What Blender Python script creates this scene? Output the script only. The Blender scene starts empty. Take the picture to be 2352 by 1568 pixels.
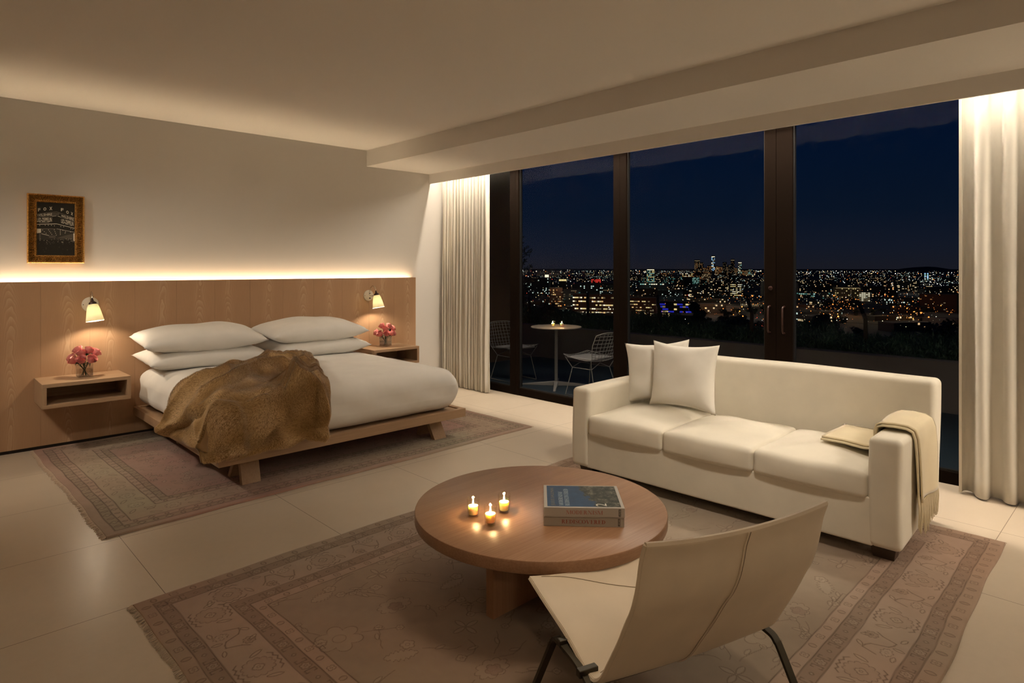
import bpy, bmesh, math, random
import numpy as np
from mathutils import Vector, Matrix, Euler
R = math.radians; PI = math.pi
rng = random.Random(7); nrg = np.random.RandomState(11)
C = bpy.context.scene.collection
scn = bpy.context.scene

# ------------------------------------------------------------------ camera
TH = 0.8038; F_PX = 1452.0; HOR = 616.3; EYE = 1.5
cam_d = bpy.data.cameras.new('camera'); cam = bpy.data.objects.new('camera', cam_d); C.objects.link(cam)
cam.location = (0, 0, EYE); cam.rotation_euler = (R(90), 0, TH - R(90))
cam_d.sensor_width = 36; cam_d.sensor_fit = 'HORIZONTAL'; cam_d.lens = F_PX / 2352 * 36
cam_d.shift_y = -(784 - HOR) / 2352; cam_d.clip_start = 0.05; cam_d.clip_end = 90000
scn.camera = cam
# ------------------------------------------------------------------ view
vs = scn.view_settings
scn.display_settings.display_device = 'sRGB'
vs.view_transform = 'Standard'; vs.look = 'None'; vs.gamma = 1.0; vs.use_curve_mapping = False
vs.exposure = 0.03
# ------------------------------------------------------------------ night sky
W = bpy.data.worlds.new('night_sky'); scn.world = W; W.use_nodes = True
wn = W.node_tree.nodes; wl = W.node_tree.links; wn.clear()
wo = wn.new('ShaderNodeOutputWorld'); wb = wn.new('ShaderNodeBackground')
tc = wn.new('ShaderNodeTexCoord'); sx = wn.new('ShaderNodeSeparateXYZ'); rmp = wn.new('ShaderNodeValToRGB')
wl.new(tc.outputs['Generated'], sx.inputs[0]); wl.new(sx.outputs['Z'], rmp.inputs[0])
wl.new(rmp.outputs[0], wb.inputs[0]); wl.new(wb.outputs[0], wo.inputs[0])
cr = rmp.color_ramp
cr.elements[0].position = 0.0; cr.elements[0].color = (.0100, .0105, .0165, 1)
cr.elements[1].position = 0.03; cr.elements[1].color = (.0072, .0100, .0200, 1)
for p_, c_ in ((.08, (.0030, .0074, .0190, 1)), (.16, (.0012, .0060, .0205, 1)), (.30, (.0005, .0045, .0235, 1)), (.6, (.0006, .0030, .0160, 1))):
    e = cr.elements.new(p_); e.color = c_
wb.inputs[1].default_value = 1.0
# ------------------------------------------------------------------ room lights
WARM = (1.0, .79, .56); WARM2 = (1.0, .86, .69)
def area(name, loc, rot, sx_, sy_, power, col=WARM, spread=180):
    d = bpy.data.lights.new(name, 'AREA'); d.shape = 'RECTANGLE'; d.size = sx_; d.size_y = sy_
    d.energy = power; d.color = col; d.spread = R(spread)
    o = bpy.data.objects.new(name, d); C.objects.link(o); o.location = loc; o.rotation_euler = [R(a) for a in rot]; return o
def spot(name, loc, power, ang=110, blend=.8, rad=.06, col=WARM, rot=(0, 0, 0)):
    d = bpy.data.lights.new(name, 'SPOT'); d.energy = power; d.color = col; d.spot_size = R(ang); d.spot_blend = blend
    d.shadow_soft_size = rad
    o = bpy.data.objects.new(name, d); C.objects.link(o); o.location = loc; o.rotation_euler = [R(a) for a in rot]; return o
def point(name, loc, power, rad=.02, col=WARM, parent=None):
    d = bpy.data.lights.new(name, 'POINT'); d.energy = power; d.color = col; d.shadow_soft_size = rad
    o = bpy.data.objects.new(name, d); C.objects.link(o); o.location = loc; o.parent = parent; return o
# LED line hidden in the curtain pocket, close behind the pelmet (grazes curtains, wall and floor)
area('cove_led_inner', (4.940, 3.05, 2.83), (0, 0, 0), .02, 7.0, 60, WARM2, 100)
# unseen light line added above the curtain track to reach sofa and table
area('cove_fill_outer', (5.13, 2.2, 2.715), (0, 35, 0), .14, 8.6, 90, WARM2, 180)
# LED line on top of the headboard
area('headboard_led', (1.1, 6.568, 1.338), (180, 0, 0), 6.9, .03, 33, (1, .76, .48), 180)
# unseen spots added near the ceiling to brighten sofa, table, curtain, bed and room
def aimed(name, loc, target, power, ang, col=WARM, rad=.15):
    o = spot(name, loc, power, ang, 1, rad, col); o.rotation_euler = (Vector(target) - Vector(loc)).to_track_quat('-Z', 'Y').to_euler(); return o
aimed('fill_spot_sofa', (2.6, 1.1, 2.88), (3.75, 2.25, .40), 235, 66, WARM2)
aimed('fill_spot_table', (1.95, 1.55, 2.88), (1.85, 1.6, .4), 112, 58, WARM, .35)
aimed('fill_spot_armrest', (4.3, -1.0, 2.69), (4.05, 1.0, .5), 220, 48, WARM2)
aimed('fill_spot_curtain', (3.7, -1.5, 2.88), (5.05, .5, 1.3), 260, 58, WARM2)
aimed('fill_spot_bedside', (-.9, 5.2, 2.88), (1.7, 5.7, .6), 225, 75, WARM2)
aimed('fill_spot_bed', (-.6, 2.7, 2.88), (1.9, 6.2, .75), 150, 50, WARM2)
aimed('fill_spot_room', (.2, .4, 2.88), (.2, .4, 0), 58, 140, (1, .72, .46), .25)
aimed('fill_spot_entry', (-.6, -1.8, 2.88), (.3, -1.0, 0), 110, 140, (1, .72, .45), .25)
# shaded lamp on a side table just right of the view
point('side_lamp', (4.45, -1.5, .95), 22, .16, (1, .78, .52))

# ------------------------------------------------------------------ mesh helpers
class MB:
    def __init__(s): s.v = []; s.f = []; s.m = []
    def add(s, vs_, fs, mi=0, M=None):
        o = len(s.v)
        if M is not None: vs_ = [tuple(M @ Vector(p)) for p in vs_]
        s.v.extend([tuple(p) for p in vs_]); s.f.extend([tuple(i + o for i in f) for f in fs]); s.m.extend([mi] * len(fs)); return s
    def box(s, a, b, mi=0, M=None):
        (x0, y0, z0), (x1, y1, z1) = a, b
        v = [(x0, y0, z0), (x1, y0, z0), (x1, y1, z0), (x0, y1, z0), (x0, y0, z1), (x1, y0, z1), (x1, y1, z1), (x0, y1, z1)]
        return s.add(v, [(0, 3, 2, 1), (4, 5, 6, 7), (0, 1, 5, 4), (1, 2, 6, 5), (2, 3, 7, 6), (3, 0, 4, 7)], mi, M)
    def prism(s, poly, ax, h0, h1, mi=0, M=None):
        # poly: 2D points; ax: axis of extrusion
        def P(p, h):
            return {'z': (p[0], p[1], h), 'y': (p[0], h, p[1]), 'x': (h, p[0], p[1])}[ax]
        n = len(poly); v = [P(p, h0) for p in poly] + [P(p, h1) for p in poly]
        f = [tuple(range(n))[::-1], tuple(range(n, 2 * n))] + [(i, (i + 1) % n, n + (i + 1) % n, n + i) for i in range(n)]
        return s.add(v, f, mi, M)
    def lathe(s, prof, n=32, mi=0, M=None, close=False):
        v = []; f = []
        for (r, z) in prof:
            for k in range(n): v.append((r * math.cos(2 * PI * k / n), r * math.sin(2 * PI * k / n), z))
        m = len(prof)
        for j in range(m - 1 + (1 if close else 0)):
            a = j * n; b = ((j + 1) % m) * n
            for k in range(n): f.append((a + k, a + (k + 1) % n, b + (k + 1) % n, b + k))
        if not close:
            if prof[0][0] > 1e-6: f.append(tuple(range(n))[::-1])
            if prof[-1][0] > 1e-6: f.append(tuple(range((m - 1) * n, m * n)))
        return s.add(v, f, mi, M)
    def tube(s, pts, r, n=8, mi=0, M=None, caps=True, up=None, ry=None):
        pts = [Vector(p) for p in pts]; m = len(pts); v = []; f = []
        rs = r if isinstance(r, (list, tuple)) else [r] * m
        prev = None
        for i, p in enumerate(pts):
            t = (pts[min(i + 1, m - 1)] - pts[max(i - 1, 0)]).normalized()
            if prev is None:
                u = Vector(up) if up else (Vector((0, 0, 1)) if abs(t.z) < .9 else Vector((1, 0, 0)))
            else: u = prev
            u = (u - t * u.dot(t)).normalized(); w = t.cross(u); prev = u
            for k in range(n):
                a = 2 * PI * (k + .5) / n; q = ry if ry else rs[i]
                v.append(tuple(p + u * (math.cos(a) * rs[i]) + w * (math.sin(a) * q)))
        for i in range(m - 1):
            for k in range(n): f.append((i * n + k, i * n + (k + 1) % n, (i + 1) * n + (k + 1) % n, (i + 1) * n + k))
        if caps: f.append(tuple(range(n))[::-1]); f.append(tuple(range((m - 1) * n, m * n)))
        return s.add(v, f, mi, M)
    def grid(s, fn, nu, nv, mi=0, M=None, wrapu=False):
        v = [fn(i / nu, j / nv) for j in range(nv + 1) for i in range(nu + (0 if wrapu else 1))]
        w = nu if wrapu else nu + 1
        f = [(j * w + i, j * w + (i + 1) % w, (j + 1) * w + (i + 1) % w, (j + 1) * w + i) for j in range(nv) for i in range(nu)]
        return s.add(v, f, mi, M)
    def flatbar(s, pts, w, t, up, mi=0, M=None):
        # rectangular bar swept along pts; up ~ direction of its width
        pts = [Vector(p) for p in pts]; m = len(pts); v = []; f = []
        for i, p in enumerate(pts):
            tg = (pts[min(i + 1, m - 1)] - pts[max(i - 1, 0)]).normalized()
            u = Vector(up); u = (u - tg * u.dot(tg)).normalized(); q = tg.cross(u)
            for a, b in ((-1, -1), (1, -1), (1, 1), (-1, 1)): v.append(tuple(p + u * (a * w / 2) + q * (b * t / 2)))
        for i in range(m - 1):
            for k in range(4): f.append((i * 4 + k, i * 4 + (k + 1) % 4, (i + 1) * 4 + (k + 1) % 4, (i + 1) * 4 + k))
        f.append((3, 2, 1, 0)); f.append(tuple(range((m - 1) * 4, m * 4)))
        return s.add(v, f, mi, M)
    def rbox(s, c, sz, r, n=6, fn=None, mi=0, M=None):
        h = [q / 2 for q in sz]; k = 4
        def axis(hh, rr):
            rr = min(rr, hh * .98); a = []
            for i in range(k): a.append(-hh + rr * (1 - math.tan(PI / 4 * (1 - i / k))) if False else -hh + rr * (i / k))
            for i in range(n + 1): a.append(-(hh - rr) + 2 * (hh - rr) * i / n)
            for i in range(1, k + 1): a.append(hh - rr + rr * i / k)
            return a
        A = [axis(h[i], r) for i in range(3)]
        def rp(p):
            q = [max(-(h[i] - min(r, h[i] * .98)), min(h[i] - min(r, h[i] * .98), p[i])) for i in range(3)]
            d = Vector([p[i] - q[i] for i in range(3)])
            if d.length > 1e-9:
                # map the cube corner region to a sphere
                d = d.normalized() * r
            o = Vector(q) + d
            if fn: o = Vector(fn(o.x, o.y, o.z))
            return (o.x + c[0], o.y + c[1], o.z + c[2])
        for ax in range(3):
            for sg in (-1, 1):
                i1, i2 = (ax + 1) % 3, (ax + 2) % 3
                if sg < 0: i1, i2 = i2, i1
                A1, A2 = A[i1], A[i2]; v = []
                for b in A2:
                    for a in A1:
                        p = [0, 0, 0]; p[ax] = sg * h[ax]; p[i1] = a; p[i2] = b; v.append(rp(p))
                w = len(A1)
                f = [(j * w + i, j * w + i + 1, (j + 1) * w + i + 1, (j + 1) * w + i) for j in range(len(A2) - 1) for i in range(w - 1)]
                s.add(v, f, mi, M)
        return s
    def mesh(s, name, mats, smooth=None, weld=False):
        me = bpy.data.meshes.new(name); me.from_pydata(s.v, [], s.f); me.update()
        for m in (mats if isinstance(mats, (list, tuple)) else [mats]): me.materials.append(m)
        if any(s.m): me.polygons.foreach_set('material_index', s.m)
        if weld:
            bm = bmesh.new(); bm.from_mesh(me); bmesh.ops.remove_doubles(bm, verts=bm.verts, dist=1e-5)
            bmesh.ops.recalc_face_normals(bm, faces=bm.faces); bm.to_mesh(me); bm.free()
        if smooth is not None:
            me.shade_smooth()
            if smooth < 180: me.set_sharp_from_angle(angle=R(smooth))
        return me
    def build(s, name, mats, parent=None, smooth=None, bevel=0, weld=False, loc=None, kind=None):
        o = bpy.data.objects.new(name, s.mesh(name, mats, smooth, weld)); C.objects.link(o)
        if parent: o.parent = parent
        if loc: o.location = loc
        if kind: o['kind'] = kind
        if bevel:
            b = o.modifiers.new('bevel', 'BEVEL'); b.width = bevel; b.segments = 2; b.limit_method = 'ANGLE'; b.angle_limit = R(40)
        return o
def tag(o, label, cat, group=None, kind=None):
    o['label'] = label; o['category'] = cat
    if group: o['group'] = group
    if kind: o['kind'] = kind
    return o
def thing(name, label, cat, loc=(0, 0, 0), rz=0, group=None):
    o = bpy.data.objects.new(name, None); C.objects.link(o); o.empty_display_size = .1
    o.location = loc; o.rotation_euler = (0, 0, rz); return tag(o, label, cat, group)
def copy_tree(o, loc=None, rz=None, label=None, parent=None):
    c = o.copy(); C.objects.link(c); c.parent = parent
    if loc is not None: c.location = loc
    if rz is not None: c.rotation_euler = (0, 0, rz)
    if label: c['label'] = label
    for ch in list(o.children): copy_tree(ch, parent=c)
    return c
def struct(name, mb, mat, parent=None, **k):
    o = mb.build(name, mat, parent, **k)
    if parent is None: o['kind'] = 'structure'
    return o

# ------------------------------------------------------------------ materials
def mat(name, col=(.5, .5, .5), rough=.6, metal=0, spec=.5, emit=None, estr=0, sheen=0, trans=0, alpha=1, coat=0, sss=0):
    m = bpy.data.materials.new(name); m.use_nodes = True; b = m.node_tree.nodes['Principled BSDF']
    b.inputs['Base Color'].default_value = (*col, 1); b.inputs['Roughness'].default_value = rough; b.inputs['Metallic'].default_value = metal
    b.inputs['Specular IOR Level'].default_value = spec
    if emit: b.inputs['Emission Color'].default_value = (*emit, 1); b.inputs['Emission Strength'].default_value = estr
    if sheen: b.inputs['Sheen Weight'].default_value = sheen; b.inputs['Sheen Roughness'].default_value = .4
    if trans: b.inputs['Transmission Weight'].default_value = trans
    if coat: b.inputs['Coat Weight'].default_value = coat
    if sss: b.inputs['Subsurface Weight'].default_value = sss; b.inputs['Subsurface Radius'].default_value = (.03, .015, .008)
    return m
def nd(m, t, **k):
    n = m.node_tree.nodes.new(t)
    for a, b in k.items(): setattr(n, a, b)
    return n
def lk(m, a, b): m.node_tree.links.new(a, b)
def bsdf(m): return m.node_tree.nodes['Principled BSDF']
def bump(m, hsock, strength=.2, dist=.002):
    b = nd(m, 'ShaderNodeBump'); b.inputs['Strength'].default_value = strength; b.inputs['Distance'].default_value = dist
    lk(m, hsock, b.inputs['Height']); lk(m, b.outputs[0], bsdf(m).inputs['Normal']); return b
def noise(m, scale, detail=3, vec=None, rough=.5):
    n = nd(m, 'ShaderNodeTexNoise'); n.inputs['Scale'].default_value = scale; n.inputs['Detail'].default_value = detail; n.inputs['Roughness'].default_value = rough
    if vec is not None: lk(m, vec, n.inputs['Vector'])
    return n
def mapping(m, scale=(1, 1, 1), loc=(0, 0, 0), rot=(0, 0, 0)):
    t = nd(m, 'ShaderNodeTexCoord'); p = nd(m, 'ShaderNodeMapping'); lk(m, t.outputs['Object'], p.inputs[0])
    p.inputs['Scale'].default_value = scale; p.inputs['Location'].default_value = loc; p.inputs['Rotation'].default_value = rot; return p.outputs[0]
def ramp(m, fac, stops):
    r = nd(m, 'ShaderNodeValToRGB'); lk(m, fac, r.inputs[0]); e = r.color_ramp.elements
    e[0].position = stops[0][0]; e[0].color = (*stops[0][1], 1); e[1].position = stops[-1][0]; e[1].color = (*stops[-1][1], 1)
    for p, c in stops[1:-1]: x = e.new(p); x.color = (*c, 1)
    return r.outputs[0]
def math_(m, op, a, b=None, c=None):
    n = nd(m, 'ShaderNodeMath', operation=op)
    for i, x in enumerate((a, b, c)):
        if x is None: continue
        if hasattr(x, 'is_linked'): lk(m, x, n.inputs[i])
        else: n.inputs[i].default_value = x
    return n.outputs[0]
def fabric(name, col, weave=900, sheen=.25, rough=.9, bs=.15, var=.06):
    m = mat(name, col, rough, spec=.2, sheen=sheen); v = mapping(m)
    n = noise(m, weave, 2, v); n2 = noise(m, 6, 3, v)
    lk(m, ramp(m, n2.outputs[0], [(.3, tuple(c * (1 - var) for c in col)), (.7, tuple(min(1, c * (1 + var)) for c in col))]), bsdf(m).inputs['Base Color'])
    bump(m, n.outputs[0], bs, .001); return m
def oak(name, c0, c1, axis='x', rough=.45, freq=1.0):
    # straight grain running along one axis
    m = mat(name, c1, rough, spec=.35); sc = {'x': (1.2, 42, 42), 'y': (42, 1.2, 42), 'z': (42, 42, 1.2)}[axis]
    v = mapping(m, tuple(s * freq for s in sc)); n = noise(m, 3.0, 5, v, .62)
    v2 = mapping(m, tuple(s * .22 for s in sc)); n2 = noise(m, 2.0, 3, v2)
    f = math_(m, 'ADD', math_(m, 'MULTIPLY', n.outputs[0], .65), math_(m, 'MULTIPLY', n2.outputs[0], .35))
    lk(m, ramp(m, f, [(.32, c0), (.5, tuple((a + b) / 2 for a, b in zip(c0, c1))), (.66, c1)]), bsdf(m).inputs['Base Color'])
    bump(m, n.outputs[0], .08, .001); return m

M = {}
M['wall'] = mat('warm_white_paint', (.74, .71, .67), .75, spec=.25); bump(M['wall'], noise(M['wall'], 60, 4, mapping(M['wall'])).outputs[0], .03, .001)
M['ceiling'] = mat('ceiling_paint', (.74, .71, .67), .8, spec=.2); bump(M['ceiling'], noise(M['ceiling'], 45, 4, mapping(M['ceiling'])).outputs[0], .03, .001)
# floor: large pale porcelain tiles with hairline joints
def floor_mat():
    m = mat('porcelain_floor', (.56, .50, .42), .32, spec=.5); t = nd(m, 'ShaderNodeTexCoord'); s = nd(m, 'ShaderNodeSeparateXYZ')
    lk(m, t.outputs['Object'], s.inputs[0])
    def joint(sock, off, per, w):
        a = math_(m, 'DIVIDE', math_(m, 'SUBTRACT', sock, off), per); fr = math_(m, 'FRACT', a)
        d = math_(m, 'ABSOLUTE', math_(m, 'SUBTRACT', fr, .5))
        return math_(m, 'GREATER_THAN', d, .5 - w / per / 2)
    jx = joint(s.outputs['X'], .873, .907, .0035); jy = joint(s.outputs['Y'], .66, .845, .0035)
    j = math_(m, 'MAXIMUM', jx, jy)
    n = noise(m, 1.6, 4, t.outputs['Object']); n2 = noise(m, 25, 4, t.outputs['Object'])
    f = math_(m, 'ADD', math_(m, 'MULTIPLY', n.outputs[0], .7), math_(m, 'MULTIPLY', n2.outputs[0], .3))
    base = ramp(m, f, [(.3, (.50, .42, .325)), (.7, (.57, .485, .385))])
    mx = nd(m, 'ShaderNodeMix', data_type='RGBA'); lk(m, j, mx.inputs['Factor']); lk(m, base, mx.inputs['A']); mx.inputs['B'].default_value = (.16, .11, .07, 1)
    lk(m, mx.outputs['Result'], bsdf(m).inputs['Base Color'])
    lk(m, ramp(m, n2.outputs[0], [(.3, (.28,) * 3), (.7, (.36,) * 3)]), bsdf(m).inputs['Roughness'])
    return m
M['floor'] = floor_mat()
def headboard_mat():
    m = mat('larch_panel', (.4, .25, .14), .55, spec=.3); t = nd(m, 'ShaderNodeTexCoord'); s = nd(m, 'ShaderNodeSeparateXYZ')
    lk(m, t.outputs['Object'], s.inputs[0]); X, Z = s.outputs['X'], s.outputs['Z']
    u = math_(m, 'DIVIDE', math_(m, 'SUBTRACT', X, .823), .345); idx = math_(m, 'FLOOR', u); fr = math_(m, 'SUBTRACT', u, idx)
    wn_ = nd(m, 'ShaderNodeTexWhiteNoise', noise_dimensions='1D'); lk(m, idx, wn_.inputs['W']); rnd = wn_.outputs['Value']
    cv = nd(m, 'ShaderNodeCombineXYZ'); lk(m, math_(m, 'ADD', X, math_(m, 'MULTIPLY', rnd, 7)), cv.inputs[0]); lk(m, math_(m, 'MULTIPLY', Z, .8), cv.inputs[2])
    n1 = noise(m, 3.2, 3, cv.outputs[0])
    cv2 = nd(m, 'ShaderNodeCombineXYZ'); lk(m, math_(m, 'MULTIPLY', X, 1.0), cv2.inputs[0]); lk(m, math_(m, 'MULTIPLY', Z, .03), cv2.inputs[2])
    n2 = noise(m, 260, 3, cv2.outputs[0])
    cen = math_(m, 'ADD', .38, math_(m, 'MULTIPLY', rnd, .3))
    xl = math_(m, 'MULTIPLY', math_(m, 'SUBTRACT', fr, cen), .345)
    xl = math_(m, 'ADD', xl, math_(m, 'MULTIPLY', math_(m, 'SUBTRACT', n1.outputs[0], .5), .05))
    d = math_(m, 'ADD', math_(m, 'MULTIPLY', math_(m, 'ADD', Z, math_(m, 'MULTIPLY', rnd, .6)), .055), math_(m, 'MULTIPLY', n1.outputs[0], .05))
    rr = math_(m, 'SQRT', math_(m, 'ADD', math_(m, 'MULTIPLY', xl, xl), math_(m, 'MULTIPLY', d, d)))
    ph = math_(m, 'FRACT', math_(m, 'MULTIPLY', rr, 175))
    # cathedral only near the middle of each board; sides fine straight grain
    edge = math_(m, 'SUBTRACT', 1.0, math_(m, 'MINIMUM', 1.0, math_(m, 'MULTIPLY', math_(m, 'ABSOLUTE', xl), 13)))
    f = math_(m, 'ADD', math_(m, 'MULTIPLY', math_(m, 'MULTIPLY', ph, .55), math_(m, 'ADD', .25, edge)), math_(m, 'MULTIPLY', n2.outputs[0], .5))
    f = math_(m, 'ADD', f, math_(m, 'MULTIPLY', math_(m, 'SUBTRACT', rnd, .5), .12))
    lk(m, ramp(m, f, [(.12, (.42, .25, .14)), (.42, (.46, .28, .16)), (.95, (.56, .375, .235))]), bsdf(m).inputs['Base Color'])
    bump(m, f, .06, .001); return m
M['panel'] = headboard_mat()
M['oak_x'] = oak('pale_oak_x', (.36, .225, .13), (.46, .31, .19), 'x')
M['oak_y'] = oak('pale_oak_y', (.36, .225, .13), (.46, .31, .19), 'y')
M['oak_z'] = oak('pale_oak_z', (.36, .225, .13), (.46, .31, .19), 'z')
M['table_top'] = oak('rift_oak_table', (.26, .14, .08), (.37, .22, .135), 'x', .33)
M['table_leg'] = oak('rift_oak_base', (.30, .15, .08), (.38, .21, .12), 'z', .45)
M['linen'] = fabric('white_bed_linen', (.80, .77, .72), 1400, .15, .85, .08, .03)
M['slip'] = fabric('cream_slipcover', (.76, .71, .60), 1100, .2, .92, .15, .04)
M['cushion'] = fabric('off_white_cushion', (.86, .83, .76), 1300, .2, .92, .15, .03)
M['throw'] = fabric('cream_wool', (.72, .62, .42), 700, .5, .95, .2, .05)
M['leather'] = fabric('cream_leather', (.60, .52, .41), 420, 0, .5, .1, .05); bsdf(M['leather']).inputs['Specular IOR Level'].default_value = .35
M['stitch'] = mat('leather_stitch', (.30, .24, .17), .8)
M['steel'] = mat('dark_bronze_steel', (.055, .048, .035), .38, .9)
M['bronze'] = mat('dark_bronze_frame', (.0075, .0040, .0022), .7, .0, .05)
M['black'] = mat('black_rubber', (.004, .004, .004), .6)
M['void'] = mat('soil_and_gap_shade', (.02, .015, .012), .8)
M['chrome'] = mat('polished_nickel', (.55, .47, .38), .2, 1)
M['brown_metal'] = mat('brown_metal', (.035, .013, .009), .35, .2)
M['bracket'] = mat('cream_enamel', (.68, .60, .48), .35)
M['darkwood'] = mat('dark_wood_foot', (.055, .035, .022), .45)
def glassy(name, tint=(1, 1, 1), refl=.06, rough=.02):
    m = bpy.data.materials.new(name); m.use_nodes = True; n = m.node_tree.nodes; n.clear()
    o = n.new('ShaderNodeOutputMaterial'); mx = n.new('ShaderNodeMixShader'); t = n.new('ShaderNodeBsdfTransparent'); g = n.new('ShaderNodeBsdfGlossy')
    t.inputs[0].default_value = (*tint, 1); g.inputs['Roughness'].default_value = rough
    lw = n.new('ShaderNodeLayerWeight'); lw.inputs[0].default_value = .35
    mm = n.new('ShaderNodeMath'); mm.operation = 'MULTIPLY_ADD'; m.node_tree.links.new(lw.outputs['Facing'], mm.inputs[0])
    mm.inputs[1].default_value = refl * 3; mm.inputs[2].default_value = refl * .4
    m.node_tree.links.new(mm.outputs[0], mx.inputs[0]); m.node_tree.links.new(t.outputs[0], mx.inputs[1]); m.node_tree.links.new(g.outputs[0], mx.inputs[2])
    m.node_tree.links.new(mx.outputs[0], o.inputs[0]); return m
M['pane'] = glassy('window_glass', (.93, .95, .96), .004, .0)
M['glass'] = glassy('clear_glass', (.95, .96, .97), .14)
M['candleglass'] = glassy('votive_glass', (.995, .985, .96), .07)
M['water'] = glassy('water_in_vase', (.80, .76, .74), .05)
# lamp shade: bone china that lets the bulb's light through
def shade_mat():
    m = bpy.data.materials.new('bone_china_shade'); m.use_nodes = True; n = m.node_tree.nodes; n.clear(); L = m.node_tree.links
    o = n.new('ShaderNodeOutputMaterial'); mx = n.new('ShaderNodeMixShader'); t = n.new('ShaderNodeBsdfTranslucent'); d = n.new('ShaderNodeBsdfDiffuse')
    t.inputs[0].default_value = (.95, .92, .74, 1); d.inputs[0].default_value = (.88, .86, .76, 1); mx.inputs[0].default_value = .5
    L.new(d.outputs[0], mx.inputs[1]); L.new(t.outputs[0], mx.inputs[2]); L.new(mx.outputs[0], o.inputs[0]); return m
M['shade'] = shade_mat()
def emis(name, col, s):
    m = bpy.data.materials.new(name); m.use_nodes = True; n = m.node_tree.nodes; n.clear(); o = n.new('ShaderNodeOutputMaterial'); e = n.new('ShaderNodeEmission')
    e.inputs[0].default_value = (*col, 1); e.inputs[1].default_value = s; m.node_tree.links.new(e.outputs[0], o.inputs[0]); return m
M['bulb'] = emis('lit_bulb', (1, .85, .55), 14)
M['flame'] = emis('candle_flame', (1, .80, .42), 22)
M['wax'] = mat('candle_wax', (.95, .78, .48), .5, sss=1.0); bsdf(M['wax']).inputs['Subsurface Scale'].default_value = 1.2
M['wick'] = mat('wick', (.02, .015, .01), .9)
M['petal'] = mat('pink_rose_petal', (.80, .17, .19), .6, sss=.15, sheen=.2)
def petal_mat():
    m = M['petal']; t = nd(m, 'ShaderNodeAttribute', attribute_name='tone'); 
    lk(m, ramp(m, t.outputs['Fac'], [(0, (.55, .05, .08)), (.5, (.80, .16, .17)), (1, (.92, .42, .38))]), bsdf(m).inputs['Base Color'])
petal_mat()
M['stem'] = mat('dark_green_stem', (.03, .05, .02), .5)
M['leaf'] = mat('dark_green_leaf', (.02, .045, .018), .5)
M['curtain'] = fabric('ivory_curtain', (.72, .68, .60), 900, .15, .9, .12, .03)
M['hem'] = fabric('curtain_hem', (.62, .56, .46), 900, .1, .9, .12, .03)

# ================================================================== ROOM SHELL
YB, YH, XW = 6.588, 6.488, 5.237
struct('floor', MB().box((-2.5, -3, -.12), (XW + .08, YB, 0)), M['floor'])
struct('wall_back', MB().box((-2.5, YB, 0), (XW + .35, YB + .2, 3.1)), M['wall'])
struct('wall_left', MB().box((-2.7, -3, 0), (-2.5, YB, 3.1)), M['wall'])
struct('wall_front', MB().box((-2.7, -3.2, 0), (XW + .35, -3, 3.1)), M['wall'])
struct('ceiling', MB().box((-2.7, -3, 2.896), (3.957, YB, 3.1)), M['ceiling'])
# dropped beam along the window with its pelmet and the curtain pocket behind
bb = MB(); bb.box((3.957, -3, 2.7085), (4.868, YB, 3.1)); bb.box((4.868, -3, 2.586), (4.888, YB, 3.1)); bb.box((4.888, -3, 2.86), (XW + .35, YB, 3.1))
struct('trim_1', bb, M['ceiling'])
# recess under the wall panelling, its shade painted as a near-black strip
struct('recess_shade_back', MB().box((-2.5, YH + .012, 0), (4.58, YB, .028)), M['void'])

# ------------------------------------------------------------------ windows and sliding doors (dark bronze)
X0, X1 = XW, XW + .075
def leaf(name, ya, yb, sa, sb, zt=2.86, rail=.088, ins=.0, xa=None):
    xa = X0 if xa is None else xa; xb = xa + .07; ff = MB()
    ff.box((xa, ya, .0), (xb, ya + sa, zt)); ff.box((xa, yb - sb, .0), (xb, yb, zt)); ff.box((xa + .004, ya + sa, .0), (xb - .004, yb - sb, rail)); ff.box((xa + .004, ya + sa, zt - .08), (xb - .004, yb - sb, zt))
    f = struct(name, ff, M['bronze'], bevel=.003)
    MB().box((xa + .03, ya + sa - .01, rail - .01), (xa + .04, yb - sb + .01, zt - .07)).build('glass_pane', M['pane'], f)
    g = MB(); y_, z_ = ya + sa, rail
    for (a, b) in (((xa + .02, ya + sa, rail), (xa + .05, ya + sa + .012, zt - .08)), ((xa + .02, yb - sb - .012, rail), (xa + .05, yb - sb, zt - .08)), ((xa + .02, ya + sa + .012, rail), (xa + .05, yb - sb - .012, rail + .012))): g.box(a, b)
    g.build('glazing_seal', M['black'], f)
    return f
leaf('window_1', 5.375, YB, .095, .1)                         # fixed light behind the left curtain
leaf('window_2', 3.86, 5.375, .08, .05)
leaf('door_1', 2.266, 3.86, .098, .08)
leaf('door_2', .55, 2.264, .1, .133)
leaf('window_3', -1.35, .55, .1, .1)
leaf('window_4', -3.0, -1.35, .1, .1)
def pull(y, parent):
    m = MB(); z0, z1 = .965, 1.185
    m.tube([(X0, y, z0), (X0 - .03, y, z0 + .004), (X0 - .042, y, z0 + .02), (X0 - .044, y, (z0 + z1) / 2), (X0 - .042, y, z1 - .02), (X0 - .03, y, z1 - .004), (X0, y, z1)], .008, 10)
    return m.build('door_handle', M['brown_metal'], parent, smooth=60)
d1 = bpy.data.objects['door_1']; d2 = bpy.data.objects['door_2']
pull(2.315, d1); pull(2.195, d2)
kc = MB().lathe([(.0, 0), (.017, 0), (.017, .008), (.012, .012), (0, .012)], 24, M=Matrix.Translation((X0, 2.31, 1.335)) @ Matrix.Rotation(R(-90), 4, 'Y'))
kc.build('lock_cylinder', M['brown_metal'], d1, smooth=40)
MB().box((X0 + .07, 2.40, 1.26), (X0 + .12, 2.43, 1.39)).build('outer_lever', M['black'], d1, bevel=.004)

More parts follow.
